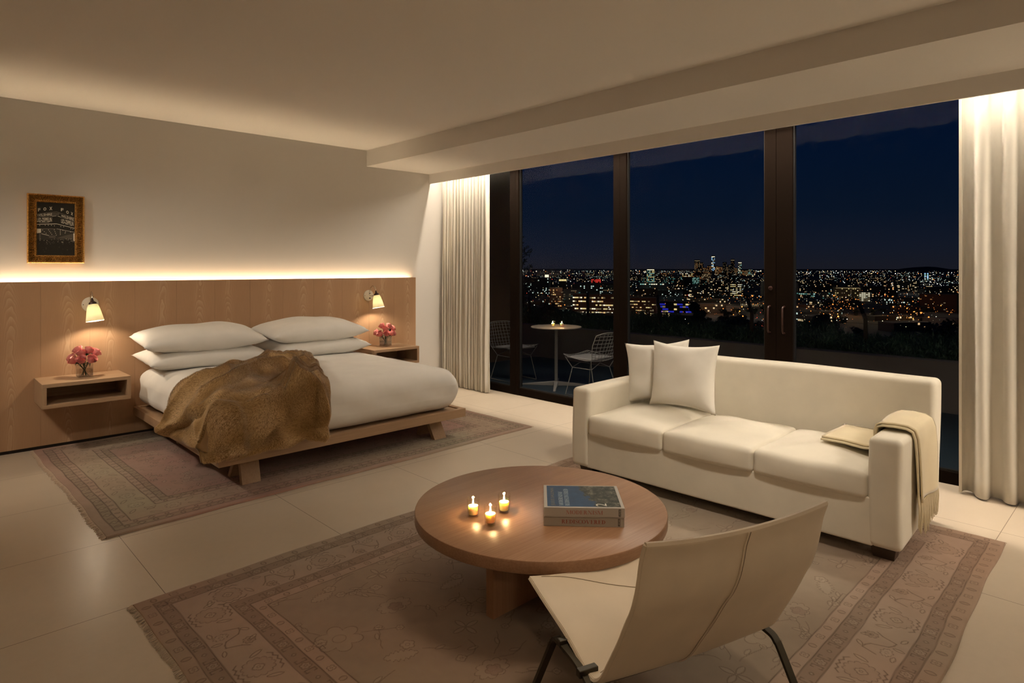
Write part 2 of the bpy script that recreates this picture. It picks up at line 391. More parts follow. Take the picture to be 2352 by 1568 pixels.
# ------------------------------------------------------------------ headboard wall panelling
hb = thing('headboard', 'long wooden wall panel headboard with vertical grain planks, lit along its top', 'headboard', (0, 0, 0))
pm = MB(); x = .823 - .345 * 9
while x < 4.592 - .01:
    x2 = min(x + .345, 4.592); pm.box((max(x, -2.4) + .0008, YH, .028), (x2 - .0008, YH + .044, 1.389)); x = x2
pm.build('panel', M['panel'], hb)
MB().box((4.588, YH + .0442, .028), (4.592, YB - .001, 1.389)).box((-2.4, YH + .003, .028), (4.588, YH + .043, 1.388)).build('end_cap', M['oak_z'], hb)
MB().box((-2.35, YH + .06, 1.31), (4.56, YH + .09, 1.322)).build('light_channel', M['bracket'], hb)

# ------------------------------------------------------------------ floating nightstands
def nightstand(name, x0, x1, label):
    t = thing(name, label, 'nightstand', (0, 0, 0), 0, None)
    y0, y1, z0, z1, k = 6.059, YH - .001, .404, .597, .03
    MB().box((x0, y0, z1 - k), (x1, y1, z1)).build('top_board', M['oak_x'], t, bevel=.002)
    MB().box((x0, y0, z0), (x1, y1, z0 + k)).build('bottom_board', M['oak_x'], t, bevel=.002)
    for xa in (x0, x1 - k): MB().box((xa, y0, z0 + k), (xa + k, y1, z1 - k)).build('side_board', M['oak_z'], t, bevel=.001)
    MB().box((x0 + k, y1 - .02, z0 + k), (x1 - k, y1, z1 - k)).build('back_board', M['oak_x'], t)
    return t
nightstand('nightstand', .778, 1.385, 'floating oak box nightstand on the left of the bed, open front')
nightstand('nightstand', 3.735, 4.338, 'floating oak box nightstand on the right of the bed, partly hidden by the mattress')

# ------------------------------------------------------------------ wall lamps
def wall_lamp(x, z, label, tilt=(0, 0)):
    t = thing('wall_lamp', label, 'lamp', (x, YH, z))
    Mr = Matrix.Rotation(R(90), 4, 'X')
    pl = MB().lathe([(0, .018), (.040, .018), (.046, .012), (.060, .010), (.064, .006), (.064, 0)], 40, M=Mr); pb = pl.build('wall_plate', M['bracket'], t, smooth=50)
    for (a, b) in ((-.052, 0), (.052, 0)): MB().lathe([(0, .012), (.004, .012), (.004, .009)], 10, M=Matrix.Translation((a, 0, b)) @ Mr).build('screw', M['brown_metal'], pb)
    MB().lathe([(0, .032), (.006, .031), (.007, .018)], 12, M=Matrix.Translation((.004, 0, .025)) @ Mr).build('switch', M['black'], pb, smooth=60)
    MB().lathe([(0, .034), (.007, .031), (.008, .018)], 12, M=Matrix.Translation((.006, 0, -.03)) @ Mr).build('knob', M['brown_metal'], pb, smooth=60)
    dx, dy = tilt
    arm = []
    for i in range(15):
        a = PI * i / 14; arm.append((dx * (i / 14), -.02 - .062 * (1 - math.cos(a)) + dy * i / 14, .012 + .092 * math.sin(a) + (.02) * i / 14))
    MB().tube(arm, .0045, 10).build('arm', M['chrome'], t, smooth=60)
    MB().tube([(0, -.018, -.002), (dx, -.125 + dy, -.004)], .0035, 8).build('brace', M['chrome'], t, smooth=60)
    e = arm[-1]; Ms = Matrix.Translation(e) @ Matrix.Rotation(R(-9), 4, 'X') @ Matrix.Rotation(R(-5), 4, 'Y')
    MB().lathe([(.004, .03), (.009, .020), (.012, .004), (.024, -.006), (.029, -.012), (.029, -.026), (.022, -.028)], 28, M=Ms).build('lamp_holder', M['brown_metal'], t, smooth=40)
    pr = [(.024, -.022), (.035, -.028), (.044, -.050), (.052, -.085), (.060, -.130), (.067, -.168)]
    inn = [(r - .0025, z_) for r, z_ in pr[::-1]]
    MB().lathe(pr + inn, 44, M=Ms, close=True).build('lamp_shade', M['shade'], t, smooth=60)
    Mb = Ms @ Matrix.Translation((0, 0, -.105)); 
    b = MB().lathe([(0, -.022), (.010, -.019), (.017, -.008), (.018, 0), (.014, .014), (.009, .028), (.008, .05), (0, .05)], 20, M=Mb).build('light_bulb', M['bulb'], t, smooth=80)
    p = Ms @ Vector((0, 0, -.135)); point('bulb_light', tuple(p), 7.5, .014, (1, .82, .60), t)
    return t
wall_lamp(1.171, 1.188, 'wall lamp with cream bell shade above the left nightstand', (-.012, -.01))
wall_lamp(3.921, 1.184, 'wall lamp with cream bell shade above the right nightstand', (.004, -.02))

# ------------------------------------------------------------------ bed
bed = thing('bed', 'wide low platform bed of pale wood with white bedding and splayed board legs', 'bed', (1.5, 4.345, 0))
BX, BY = 2.115, 2.14
fm = MB()
fm.box((0, 0, .182), (BX, .045, .255)); fm.box((0, .045, .182), (.045, BY, .255)); fm.box((BX - .045, .045, .182), (BX, BY, .255)); fm.box((.045, BY - .045, .182), (BX - .045, BY, .255))
fm.build('frame', M['oak_x'], bed, bevel=.003)
MB().box((.045, .045, .20), (BX - .045, BY - .045, .245)).build('platform', M['oak_x'], bed)
for lx in (.19, 1.80):
    for ly in (.14, 1.55):
        for sg in (-1, 1):
            w = .13; dz = .179; y_t = ly + .06 + sg * .035; y_b = ly + .06 + sg * .115
            dx = -.012 if lx < 1 else .02
            t_ = .022; v = []
            for (yy, zz, ddx) in ((y_b, .012, dx if sg < 0 else dx), (y_t, .181, 0)):
                for (a, b) in ((0, -t_), (w, -t_), (w, t_), (0, t_)): v.append((lx + ddx + a, yy + b, zz))
            MB().add(v, [(0, 3, 2, 1), (4, 5, 6, 7), (0, 1, 5, 4), (1, 2, 6, 5), (2, 3, 7, 6), (3, 0, 4, 7)]).build('leg', M['oak_z'], bed, bevel=.002)
def matt_fn(x, y, z):
    # z in [-.175,.175]; puffy top, slight tuck at the bottom
    u, v = x / 1.03, y / 1.05
    top = max(0, z / .175)
    z2 = z + top * .028 * (1 - u ** 4) * (1 - v ** 4) + top * .006 * math.sin(7 * u + 2 * v) * (1 - u * u)
    k = 1 + .012 * math.cos(PI * z / .36)
    if z < -.10: k -= .012 * (-.10 - z) / .075
    w = .004 * math.sin(19 * v + 3 * z * 9) * (1 if abs(u) > .9 else 0) + .004 * math.sin(15 * u + z * 30) * (1 if abs(v) > .9 else 0)
    return (x * k + (w if x > 0 else -w), y * k + (w if y > 0 else -w), z2)
MB().rbox((1.055, 1.07, .43), (2.045, 2.10, .35), .125, 26, matt_fn).build('mattress', M['linen'], bed, smooth=180, weld=True)

def pillow_mesh(w, d, h, seed=0, pinch=.06, n=34, edge=.005, wr=.0065):
    r_ = random.Random(seed); ph = [r_.uniform(0, 6) for _ in range(8)]; mb = MB()
    for sg in (1, -1):
        def fn(u, v, sg=sg):
            x, y = 2 * u - 1, 2 * v - 1
            ox = x * (1 - pinch * (1 - y * y) ** 1.0 * abs(x) ** 2); oy = y * (1 - pinch * 1.2 * (1 - x * x) * abs(y) ** 2)
            prof = max(0, (1 - abs(x) ** 2.6)) ** .55 * max(0, (1 - abs(y) ** 2.6)) ** .55
            z = h / 2 * prof * (1.0 if sg > 0 else .9)
            z += prof * wr * (math.sin(5 * x + ph[0] + 3 * y) + .6 * math.sin(9 * y + ph[1] - 4 * x) + .5 * math.sin(13 * x * y + ph[2]))
            cx = max(0, abs(x) + abs(y) - 1.45); z += cx * .02 * math.sin(18 * (abs(x) - abs(y)) + ph[3]) * (1 - max(abs(x), abs(y)) ** 6)
            return (ox * w / 2, oy * d / 2, sg * (max(z, 0) + edge * (0 if max(abs(x), abs(y)) > .999 else 1)) + .012 * cx * math.sin(ph[4] + 3 * x + 2 * y))
        o = len(mb.v); mb.grid(fn, n, n)
        if sg < 0:
            k = len(mb.f) - n * n; mb.f[k:] = [f[::-1] for f in mb.f[k:]]
    return mb
def bed_pillow(x, y, z, rz, lab, seed, sag=0, h=.21):
    mb = pillow_mesh(1.03, .60, h, seed, .05)
    # seam at the open end and a hem strip
    o = mb.build('bed_pillow', M['linen'], None, smooth=180, weld=True); o.location = (x, y, z); o.rotation_euler = (R(sag), 0, rz)
    return tag(o, lab, 'pillow', 'white bed pillows in two stacks')
bed_pillow(1.985, 6.14, .708, R(.5), 'lower white pillow of the stack at the left side of the bed', 3, 3, .215)
bed_pillow(1.955, 6.13, .868, R(-1.5), 'upper white pillow of the stack at the left side of the bed', 5, 5, .24)
bed_pillow(3.06, 6.14, .708, R(-.5), 'lower white pillow of the stack at the right side of the bed', 8, 3, .215)
bed_pillow(3.03, 6.13, .868, R(1.2), 'upper white pillow of the stack at the right side of the bed', 13, 5, .24)

# ------------------------------------------------------------------ fur throw draped over the foot corner of the bed
def poly_at(P, t):
    # arc-length param on a polyline
    L = [math.dist(P[i], P[i + 1]) for i in range(len(P) - 1)]; T = sum(L); s = t * T
    for i, l in enumerate(L):
        if s <= l or i == len(L) - 1:
            a = s / l; return (P[i][0] + (P[i + 1][0] - P[i][0]) * a, P[i][1] + (P[i + 1][1] - P[i][1]) * a)
        s -= l
RID = [([(.775, .09), (.375, .225), (.2, .40), (.19, .6), (.12, .73), (.04, .85), (0, .96)], .042, .045, 1.2),
       ([(.98, .26), (.7, .30), (.52, .36), (.44, .50), (.40, .64), (.30, .73), (.2, .80), (.11, .88), (.08, 1)], .060, .042, 1.1),
       ([(.8, .36), (.65, .37), (.52, .45), (.47, .6), (.44, .72), (.36, .78)], .048, .038, 1.1),
       ([(.8, .69), (.67, .71), (.6, .74), (.5, .81), (.4, .85), (.29, .87), (.17, .93), (.1, 1)], -.020, .014, 1.3),
       ([(.5, .80), (.4, .83), (.29, .845), (.17, .90), (.1, .97)], .040, .05, 1.3),
       ([(.84, .38), (.80, .48), (.79, .64), (.83, .73), (.88, .79), (.94, .84), (.985, .90), (.99, .97)], .085, .045, 1.1),
       ([(.73, .55), (.72, .66), (.75, .78), (.78, .90)], -.030, .05, 1.6),
       ([(.967, .36), (.955, .5), (.95, .65), (.945, .73), (.965, .8), (.99, .87)], .035, .030, 1.2),
       ([(.575, .81), (.62, .84), (.667, .91), (.69, .97)], .028, .030, 1.6), ([(.75, .83), (.79, .9), (.82, .97)], .024, .028, 1.6),
       ([(.35, .86), (.40, .93), (.42, 1.0)], .022, .035, 1.6)]
def fur_throw():
    top = [(2.38, 5.62), (2.58, 5.66), (2.70, 5.45)]                    # v=0, u 0..1
    left = [(2.38, 5.62), (2.05, 5.42), (1.80, 5.28), (1.58, 5.12), (1.40, 5.16), (1.20, 5.28)]   # u=0, v 0..1
    right = [(2.70, 5.45), (2.56, 5.02), (2.40, 4.62), (2.31, 4.36), (2.27, 4.20), (2.22, 4.02)]
    bot = [(1.20, 5.28), (1.19, 4.85), (1.21, 4.50), (1.28, 4.22), (1.44, 4.06), (1.62, 4.025), (1.80, 4.045), (1.95, 4.03), (2.06, 4.07), (2.22, 4.02)]
    ex, ey, zt = 1.512, 4.362, .63
    def plan(u, v):
        a, b, c, d = poly_at(top, u), poly_at(bot, u), poly_at(left, v), poly_at(right, v)
        p = []
        for k in (0, 1):
            lin = (1 - v) * a[k] + v * b[k] + (1 - u) * c[k] + u * d[k]
            bi = (1 - u) * (1 - v) * top[0][k] + u * (1 - v) * top[-1][k] + (1 - u) * v * bot[0][k] + u * v * bot[-1][k]
            p.append(lin - bi)
        return p
    def ridge(t): t = t - math.floor(t); return 1 - abs(2 * t - 1)
    def pos(u, v):
        x, y = plan(u, v); dx = ex - x; dy = ey - y
        # rounded edges
        def drop(d, r=.13):
            if d < -r: return 0, 0
            s = d + r; q = r * PI / 2
            if s < q: a = s / r; return r * (1 - math.cos(a)), r * math.sin(a) - r - d
            return r + (s - q), -d
        zx, ox = drop(dx); zy, oy = drop(dy)
        z = zt - (zx ** 9 + zy ** 9) ** (1 / 9.)
        X = x + (-(ox)) * 1.0 if dx > -.13 else x
        X = ex - (dx + ox) if dx > -.13 else x
        Y = ey - (dy + oy) if dy > -.13 else y
        lift = .028
        crn = max(0, min(dx, dy) + .1)
        X -= lift * min(1, max(0, dx + .1) * 8) + crn * .55; Y -= lift * min(1, max(0, dy + .1) * 8) + crn * .35
        z += lift * (1 - min(1, max(0, max(dx, dy) + .05) * 5))
        # bunching near the pillows and long folds fanning from there
        z += .085 * math.exp(-((v) / .22) ** 2) * (1 - .3 * u)
        nrm = Vector((-(min(1, max(0, dx * 6))), -(min(1, max(0, dy * 6))), 1 - min(1, max(0, max(dx, dy) * 6)) + .15)).normalized()
        f = 0; q = (u * .95, v * 1.30)
        for P_, am, wd, pw in RID:
            best = 9; tt = 0
            for k in range(len(P_) - 1):
                ax, ay = P_[k][0] * .95, P_[k][1] * 1.30; bx, by = P_[k + 1][0] * .95, P_[k + 1][1] * 1.30; dx_, dy_ = bx - ax, by - ay
                t_ = max(0, min(1, ((q[0] - ax) * dx_ + (q[1] - ay) * dy_) / (dx_ * dx_ + dy_ * dy_ + 1e-9))); d_ = math.hypot(q[0] - ax - t_ * dx_, q[1] - ay - t_ * dy_)
                if d_ < best: best = d_; tt = (k + t_) / (len(P_) - 1)
            f += am * math.exp(-(best / wd) ** pw) * min(1, .45 + 2.5 * tt)
        f += .009 * math.sin(14 * u + 6 * v) * math.sin(9 * v + 3 * u) + .007 * math.sin(31 * u - 9 * v) * math.sin(17 * v + 1) + .005 * math.sin(26 * v + 8 * u) + .004 * math.sin(47 * u + 21 * v)
        f = max(f * 1.9, -.012)
        edge = min(u, 1 - u, v, 1 - v); f *= min(1, .45 + edge * 9)
        if z < .34:
            Y -= max(0, min(1, (.34 - z) / .06)) * .055 * (1 if dy > -.05 else 0); X -= max(0, min(1, (.34 - z) / .06)) * .03 * (1 if dx > -.05 else 0)
        return Vector((X, Y, z)) + nrm * (f + .012 * min(1, edge * 30))
    nu, nv = 150, 190
    P = np.array([[pos(i / nu, j / nv) for i in range(nu + 1)] for j in range(nv + 1)])
    P[..., 2] = np.maximum(P[..., 2], .10)
    mb = MB(); mb.v = [tuple(p) for p in P.reshape(-1, 3)]
    mb.f = [(j * (nu + 1) + i, (j + 1) * (nu + 1) + i, (j + 1) * (nu + 1) + i + 1, j * (nu + 1) + i + 1) for j in range(nv) for i in range(nu)]
    base = mat('shaded_throw_backing', (.26, .155, .065), .95, spec=.1, sheen=.3)  # backing colour darkened to put shade and depth below the pile
    t = mb.build('fur_throw', base, None, smooth=180)
    so = t.modifiers.new('thick', 'SOLIDIFY'); so.thickness = .014; so.offset = -1
    tag(t, 'rumpled golden brown fur throw draped over the near left corner of the bed', 'blanket')
    # pile: short strands lying over the cloth
    du = np.gradient(P, axis=1); dv = np.gradient(P, axis=0); N = np.cross(dv, du); N /= np.linalg.norm(N, axis=2, keepdims=True) + 1e-9
    if N[nv // 4, nu // 2, 2] < 0: N = -N
    n = 420000; a = nrg.rand(n) * (nv - .01); b = nrg.rand(n) * (nu - .01)
    # weight by cell area
    ar = np.linalg.norm(np.cross(du, dv), axis=2); keep = nrg.rand(n) < (ar[a.astype(int), b.astype(int)] / np.percentile(ar, 93)); a = a[keep]; b = b[keep]; n = len(a)
    j = a.astype(int); i = b.astype(int); fa = (a - j)[:, None]; fb = (b - i)[:, None]
    def bl(Q): return (Q[j, i] * (1 - fa) * (1 - fb) + Q[j + 1, i] * fa * (1 - fb) + Q[j, i + 1] * (1 - fa) * fb + Q[j + 1, i + 1] * fa * fb)
    p = bl(P); nn = bl(N); nn /= np.linalg.norm(nn, axis=1, keepdims=True); tu = bl(du); tu /= np.linalg.norm(tu, axis=1, keepdims=True) + 1e-9; tv = bl(dv); tv /= np.linalg.norm(tv, axis=1, keepdims=True) + 1e-9
    ang = .9 * np.sin(p[:, 0] * 9 + p[:, 1] * 5) + .7 * np.sin(p[:, 1] * 13 + p[:, 2] * 7) + nrg.randn(n) * .22
    lay = tv * np.cos(ang)[:, None] + tu * np.sin(ang)[:, None]
    L = (.010 + nrg.rand(n) * .009)[:, None]; side = np.cross(nn, lay); side /= np.linalg.norm(side, axis=1, keepdims=True)
    wd = .00065
    mid = p + nn * L * .26 + lay * L * .42; tip = p + nn * L * .30 + lay * L * 1.0
    V = np.stack([p - side * wd, p + side * wd, mid + side * wd * .8, mid - side * wd * .8, tip], 1).reshape(-1, 3)
    me = bpy.data.meshes.new('fur_pile'); nf = n * 2
    me.vertices.add(len(V)); me.vertices.foreach_set('co', V.astype(np.float32).ravel())
    k = np.arange(n) * 5; quad = np.stack([k, k + 1, k + 2, k + 3], 1); tri = np.stack([k + 3, k + 2, k + 4], 1)
    loops = np.concatenate([quad.ravel(), tri.ravel()]); st = np.concatenate([np.arange(n) * 4, n * 4 + np.arange(n) * 3]); tot = np.concatenate([np.full(n, 4), np.full(n, 3)])
    me.loops.add(len(loops)); me.loops.foreach_set('vertex_index', loops.astype(np.int32)); me.polygons.add(nf)
    me.polygons.foreach_set('loop_start', st.astype(np.int32)); me.update(calc_edges=True); me.validate()
    at = me.attributes.new('tone', 'FLOAT', 'POINT'); tn = np.clip(.5 + .22 * np.sin(p[:, 0] * 16 + 4 * np.sin(p[:, 1] * 9)) + .18 * np.sin(p[:, 1] * 23 + p[:, 2] * 20) + nrg.randn(n) * .12, 0, 1)
    at.data.foreach_set('value', np.repeat(tn, 5).astype(np.float32)) if len(me.vertices) == n * 5 else None
    fm_ = mat('golden_fur', (.30, .18, .08), .75, spec=.15, sheen=.5)
    ta = nd(fm_, 'ShaderNodeAttribute', attribute_name='tone'); lk(fm_, ramp(fm_, ta.outputs['Fac'], [(0, (.36, .21, .075)), (.5, (.59, .38, .165)), (1, (.80, .57, .32))]), bsdf(fm_).inputs['Base Color'])
    me.materials.append(fm_); o = bpy.data.objects.new('fur_pile', me); C.objects.link(o); o.parent = t; o['kind'] = 'stuff'
fur_throw()

# ------------------------------------------------------------------ curtains
def curtain(name, ya, yb, xc, folds, amp, label, seed, x_drift=0, edge=0, om=.06):
    r_ = random.Random(seed); zs = 26; NQ = 16; z1, z0 = 2.845, .012
    ws = [r_.uniform(.7, 1.35) for _ in range(folds)]; T = sum(ws); am = [r_.uniform(.65, 1.25) for _ in range(folds)]
    P = []; acc = 0
    for k in range(folds):
        for q in range(NQ):
            s = q / NQ; t = (acc + ws[k] * s) / T
            P.append((t - om * math.sin(4 * PI * s) * ws[k] / T, am[k] * math.sin(2 * PI * s) + .15 * am[k] * math.sin(4 * PI * s + k)))
        acc += ws[k]
    P.append((1, 0)); m = len(P) - 1
    def fn(u, v):
        i = int(round(u * m)); t, a = P[i]; z = z0 + (z1 - z0) * v
        k = .78 + .3 * (1 - v) + .06 * math.sin(4 * v + i * .13)
        return (xc + x_drift * t + amp * a * k + .004 * math.sin(9 * v + i * .13), ya + (yb - ya) * t + .006 * math.sin(5 * v + i * .4) * (1 - v), z)
    mb = MB(); mb.grid(fn, m, zs); o = mb.build(name, M['curtain'], None, smooth=180)
    so = o.modifiers.new('thick', 'SOLIDIFY'); so.thickness = .0035; so.offset = 0
    tag(o, label, 'curtain')
    e = MB(); y = ya if edge < 0 else yb; xx = xc + (x_drift if edge > 0 else 0)
    e.box((xx - .006, y - .004, z0), (xx + .008, y + .012, z1)); e.build('side_hem', M['hem'], o)
    return o
curtain('curtain', 6.55, 5.66, 5.07, 17, .036, 'ivory curtain gathered in tight pleats beside the right end of the headboard', 4, .0, 1)
curtain('curtain', .955, -.38, 5.075, 9, .056, 'ivory curtain hanging in broad folds at the right edge of the view', 9, .0, -1)
MB().box((5.055, -2.9, 2.847), (5.09, 6.57, 2.859)).build('curtain_track', M['bracket'], None)
tag(bpy.data.objects['curtain_track'], 'slim curtain track hidden in the ceiling pocket above the curtains', 'curtain track')

# ================================================================== SOFA GROUP
SD = Vector((.0306, -.99953)); SRZ = math.atan2(SD.y, SD.x)
sofa = thing('sofa', 'long cream slipcovered three seat sofa standing in front of the windows', 'sofa', (3.50, 3.01, .012), SRZ)
SL = 2.095
def soft(amp):
    return lambda x, y, z: (x + amp * math.sin(7 * z + 5 * y), y + amp * math.sin(6 * x + 3 * z), z)
MB().rbox((SL / 2, .44, .193), (SL - .26, .868, .25), .012, 18, soft(.002)).build('base', M['slip'], sofa, smooth=180, weld=True)
def arm(xc):
    return MB().rbox((xc, .385, .348), (.155, .77, .560), .032, 16, lambda x, y, z: (x + .004 * math.sin(8 * z + 4 * y), y + .003 * math.sin(7 * z), z + .004 * math.cos(4 * y))).build('armrest', M['slip'], sofa, smooth=180, weld=True)
arm(.077); arm(SL - .077)
MB().rbox((SL / 2, .80, .452), (SL + .012, .175, .775), .034, 22, lambda x, y, z: (x + .004 * math.sin(6 * z), y + .045 * (z / .775) + .003 * math.sin(9 * x), z + .003 * math.sin(5 * x))).build('backrest', M['slip'], sofa, smooth=180, weld=True)
def seatcush(xc, k):
    hw, hd, hh = .297, .355, .069
    def fn(x, y, z):
        u, v = x / hw, y / hd; t = max(0, z / hh); b = max(0, -z / hh)
        z2 = z + t * .042 * (1 - abs(u) ** 2.2) * (1 - abs(v) ** 2.4) + t * .004 * math.sin(5 * u + k) * math.sin(4 * v + k)
        y2 = y - (.014 * (1 - u * u) * math.cos(z / hh * 1.4) if y < -hd * .8 else 0)
        x2 = x + (.006 * math.cos(z / hh * 1.4) * (1 - v * v)) * (1 if x > 0 else -1) * (abs(u) > .8)
        if z < 0 and y < -hd * .8: z2 -= .006 * (1 - u * u)
        return (x2, y2, z2)
    c = MB().rbox((xc, .343, .373), (hw * 2, hd * 2, hh * 2), .028, 16, fn).build('seat_cushion', M['slip'], sofa, smooth=180, weld=True)
for k in range(3): seatcush(.155 + .2975 + .595 * k, k)
for lx, ly in ((.035, .05), (SL - .155, .05), (.035, .74), (SL - .155, .74)):
    MB().add([(lx + .012, ly + .012, 0), (lx + .108, ly + .012, 0), (lx + .108, ly + .09, 0), (lx + .012, ly + .09, 0), (lx, ly, .072), (lx + .12, ly, .072), (lx + .12, ly + .10, .072), (lx, ly + .10, .072)],
             [(0, 3, 2, 1), (4, 5, 6, 7), (0, 1, 5, 4), (1, 2, 6, 5), (2, 3, 7, 6), (3, 0, 4, 7)]).build('leg', M['darkwood'], sofa, bevel=.002)

def sofa_w(s, off, z):   # sofa-local to world
    n = Vector((.99953, .0306)); p = Vector((3.50, 3.01)) + SD * s + n * off; return (p.x, p.y, z)
def throw_pillow(s, off, zc, rz, lean, roll, size, lab, seed):
    mb = pillow_mesh(size, size * .885, .15, seed, .105, 36, .004, .004)
    o = mb.build('throw_pillow', M['cushion'], None, smooth=180, weld=True)
    o.matrix_world = Matrix.Translation(sofa_w(s, off, zc)) @ Matrix.Rotation(SRZ + rz, 4, 'Z') @ Matrix.Rotation(R(90) - lean, 4, 'X') @ Matrix.Rotation(roll, 4, 'Z')
    return tag(o, lab, 'cushion', 'off white throw pillows on the sofa')
throw_pillow(.352, .60, .722, R(10), R(10), R(7.0), .515, 'square off white throw pillow leaning on the sofa back, partly behind the other', 21)
throw_pillow(.642, .462, .738, R(-3), R(7.5), R(1), .535, 'square off white throw pillow in front, leaning on the other pillow', 22)

# cashmere blanket folded on the seat and over the right arm
def blanket():
    path = [(1.632, .510), (1.75, .508), (1.86, .503), (1.908, .508), (1.925, .56), (1.928, .62), (1.938, .648), (1.962, .660), (2.02, .664), (2.075, .658), (2.102, .640), (2.112, .600), (2.118, .50), (2.120, .38), (2.122, .27)]
    w0 = [(.27, .67), (.27, .66), (.25, .66), (.245, .64), (.23, .62), (.21, .61), (.20, .60), (.19, .60), (.19, .60), (.20, .605), (.21, .61), (.215, .62), (.22, .63), (.235, .64), (.25, .65)]
    NV = 70
    def at(v):
        t = v * (len(path) - 1); i = min(int(t), len(path) - 2); f = t - i; f2 = f * f * (3 - 2 * f) * .0 + f
        return [path[i][k] * (1 - f2) + path[i + 1][k] * f2 for k in (0, 1)], [w0[i][k] * (1 - f2) + w0[i + 1][k] * f2 for k in (0, 1)]
    def layer(off, trim=0, sh=0, th=.008):
        def fn(u, v):
            (s, z), (a, b) = at(v); y = a + (b - a) * u
            # outward normal of the path
            (s2, z2), _ = at(min(1, v + .01)); (s1, z1), _ = at(max(0, v - .01)); d = Vector((s2 - s1, z2 - z1)).normalized(); nx, nz = -d.y, d.x
            k = off + .003 * math.sin(6 * u + 9 * v) + (.010 * math.sin(7 * u + 3) * max(0, v - .8) * 5)
            return (s + nx * k, y + sh, z + nz * k)
        return fn
    t = thing('blanket', 'folded cream wool blanket with fringe laid over the right arm of the sofa', 'blanket', (3.50, 3.01, .012), SRZ)
    for off, sh in ((.002, -.018), (.013, 0)):
        mb = MB(); mb.grid(layer(off, sh=sh), 18, NV); o = mb.build('wool_layer', M['throw'], t, smooth=180)
        so = o.modifiers.new('thick', 'SOLIDIFY'); so.thickness = .009; so.offset = 1
    fr = MB()
    for k in range(92):
        u = (k % 46) / 45; back = k >= 46; y = (.25 + .40 * u) if not back else (.225 + .10 * u); z0 = .272 if not back else .30
        x = 2.128 if not back else 2.121; L = .135 + .03 * rng.random() + (.03 if .15 < u < .4 else 0); j = rng.uniform(-.012, .012)
        fr.tube([(x, y, z0), (x + .004, y + j * .3, z0 - L * .4), (x + .002 + rng.uniform(-.004, .006), y + j, z0 - L)], [.0032, .0030, .0014], 5)
    fr.build('fringe', M['throw'], t, smooth=60)
blanket()

# ================================================================== COFFEE TABLE
TX, TY, TZ = 2.144, 2.035, .400
ct = thing('coffee_table', 'low round oak coffee table with crossed plank base', 'coffee table', (TX, TY, .012))
MB().lathe([(0, .335), (.574, .335), (.578, .338), (.58, .343), (.58, .381), (.578, .386), (.574, .388), (0, .388)], 128).build('table_top', M['table_top'], ct, smooth=30)
MB().box((-.355 + .012, -.052, 0), (.375, -.006, .335)).build('base_plank', M['table_leg'], ct, bevel=.002)
MB().box((.022, -.375, 0), (.066, -.0525, .335)).box((.022, -.0055, 0), (.066, .35, .335)).build('base_plank', M['table_leg'], ct, bevel=.002)

# votive candles
def votive(lab, loc, s=1.0, grp='votive candles on the coffee table', power=1.8):
    t = thing('votive_candle', lab, 'candle', loc, rng.uniform(0, 3), grp)
    t.scale = (s, s, s)
    MB().lathe([(0, 0), (.0225, 0), (.0240, .002), (.0245, .008), (.0265, .040), (.0290, .083), (.0278, .0835), (.0252, .040), (.0230, .011), (0, .010)], 40).build('glass_cup', M['candleglass'], t, smooth=50)
    MB().lathe([(0, .0115), (.0185, .0115), (.0195, .013), (.0222, .046), (.0215, .049), (.012, .0475), (.004, .0455), (0, .0455)], 32).build('wax', M['wax'], t, smooth=50)
    w = MB().tube([(0, 0, .045), (.0006, 0, .053)], .0009, 6).build('wick', M['wick'], t)
    MB().lathe([(0, .0505), (.0028, .053), (.0042, .058), (.0036, .064), (.0018, .072), (0, .079)], 16).build('flame', M['flame'], t, smooth=90)
    point('candle_light', (0, 0, .068), power, .005, (1, .62, .28), t); return t
v0 = votive('lit votive candle in a clear glass, left one of three on the coffee table', (1.823, 2.140, TZ))
votive('lit votive candle in a clear glass, front one of three on the coffee table', (1.818, 2.020, TZ))
votive('lit votive candle in a clear glass, rear right one of three on the coffee table', (1.955, 2.080, TZ))

# ---------------------------------------------------------------- lettering
def text_poly(s, bold=0):
    cu = bpy.data.curves.new('t', 'FONT'); cu.body = s; cu.size = 1; cu.offset = bold; cu.resolution_u = 3
    ob = bpy.data.objects.new('t', cu); C.objects.link(ob); bpy.context.view_layer.update()
    me = bpy.data.meshes.new_from_object(ob.evaluated_get(bpy.context.evaluated_depsgraph_get()))
    v = np.array([q.co[:2] for q in me.vertices]); f = [tuple(p.vertices) for p in me.polygons]
    bpy.data.objects.remove(ob); bpy.data.curves.remove(cu); bpy.data.meshes.remove(me)
    lo = v.min(0); hi = v.max(0); v = (v - lo) / (hi - lo); return v, f
def quad_map(v, f, q, mb, mi, y=0, plane='xz'):
    # q: bl, br, tr, tl corner pairs
    q = [np.array(p, float) for p in q]; a = v[:, 0:1]; b = v[:, 1:2]
    p = q[0] * (1 - a) * (1 - b) + q[1] * a * (1 - b) + q[2] * a * b + q[3] * (1 - a) * b
    mb.add([(x_, y, z_) if plane == 'xz' else (x_, z_, y) for x_, z_ in p], f, mi)
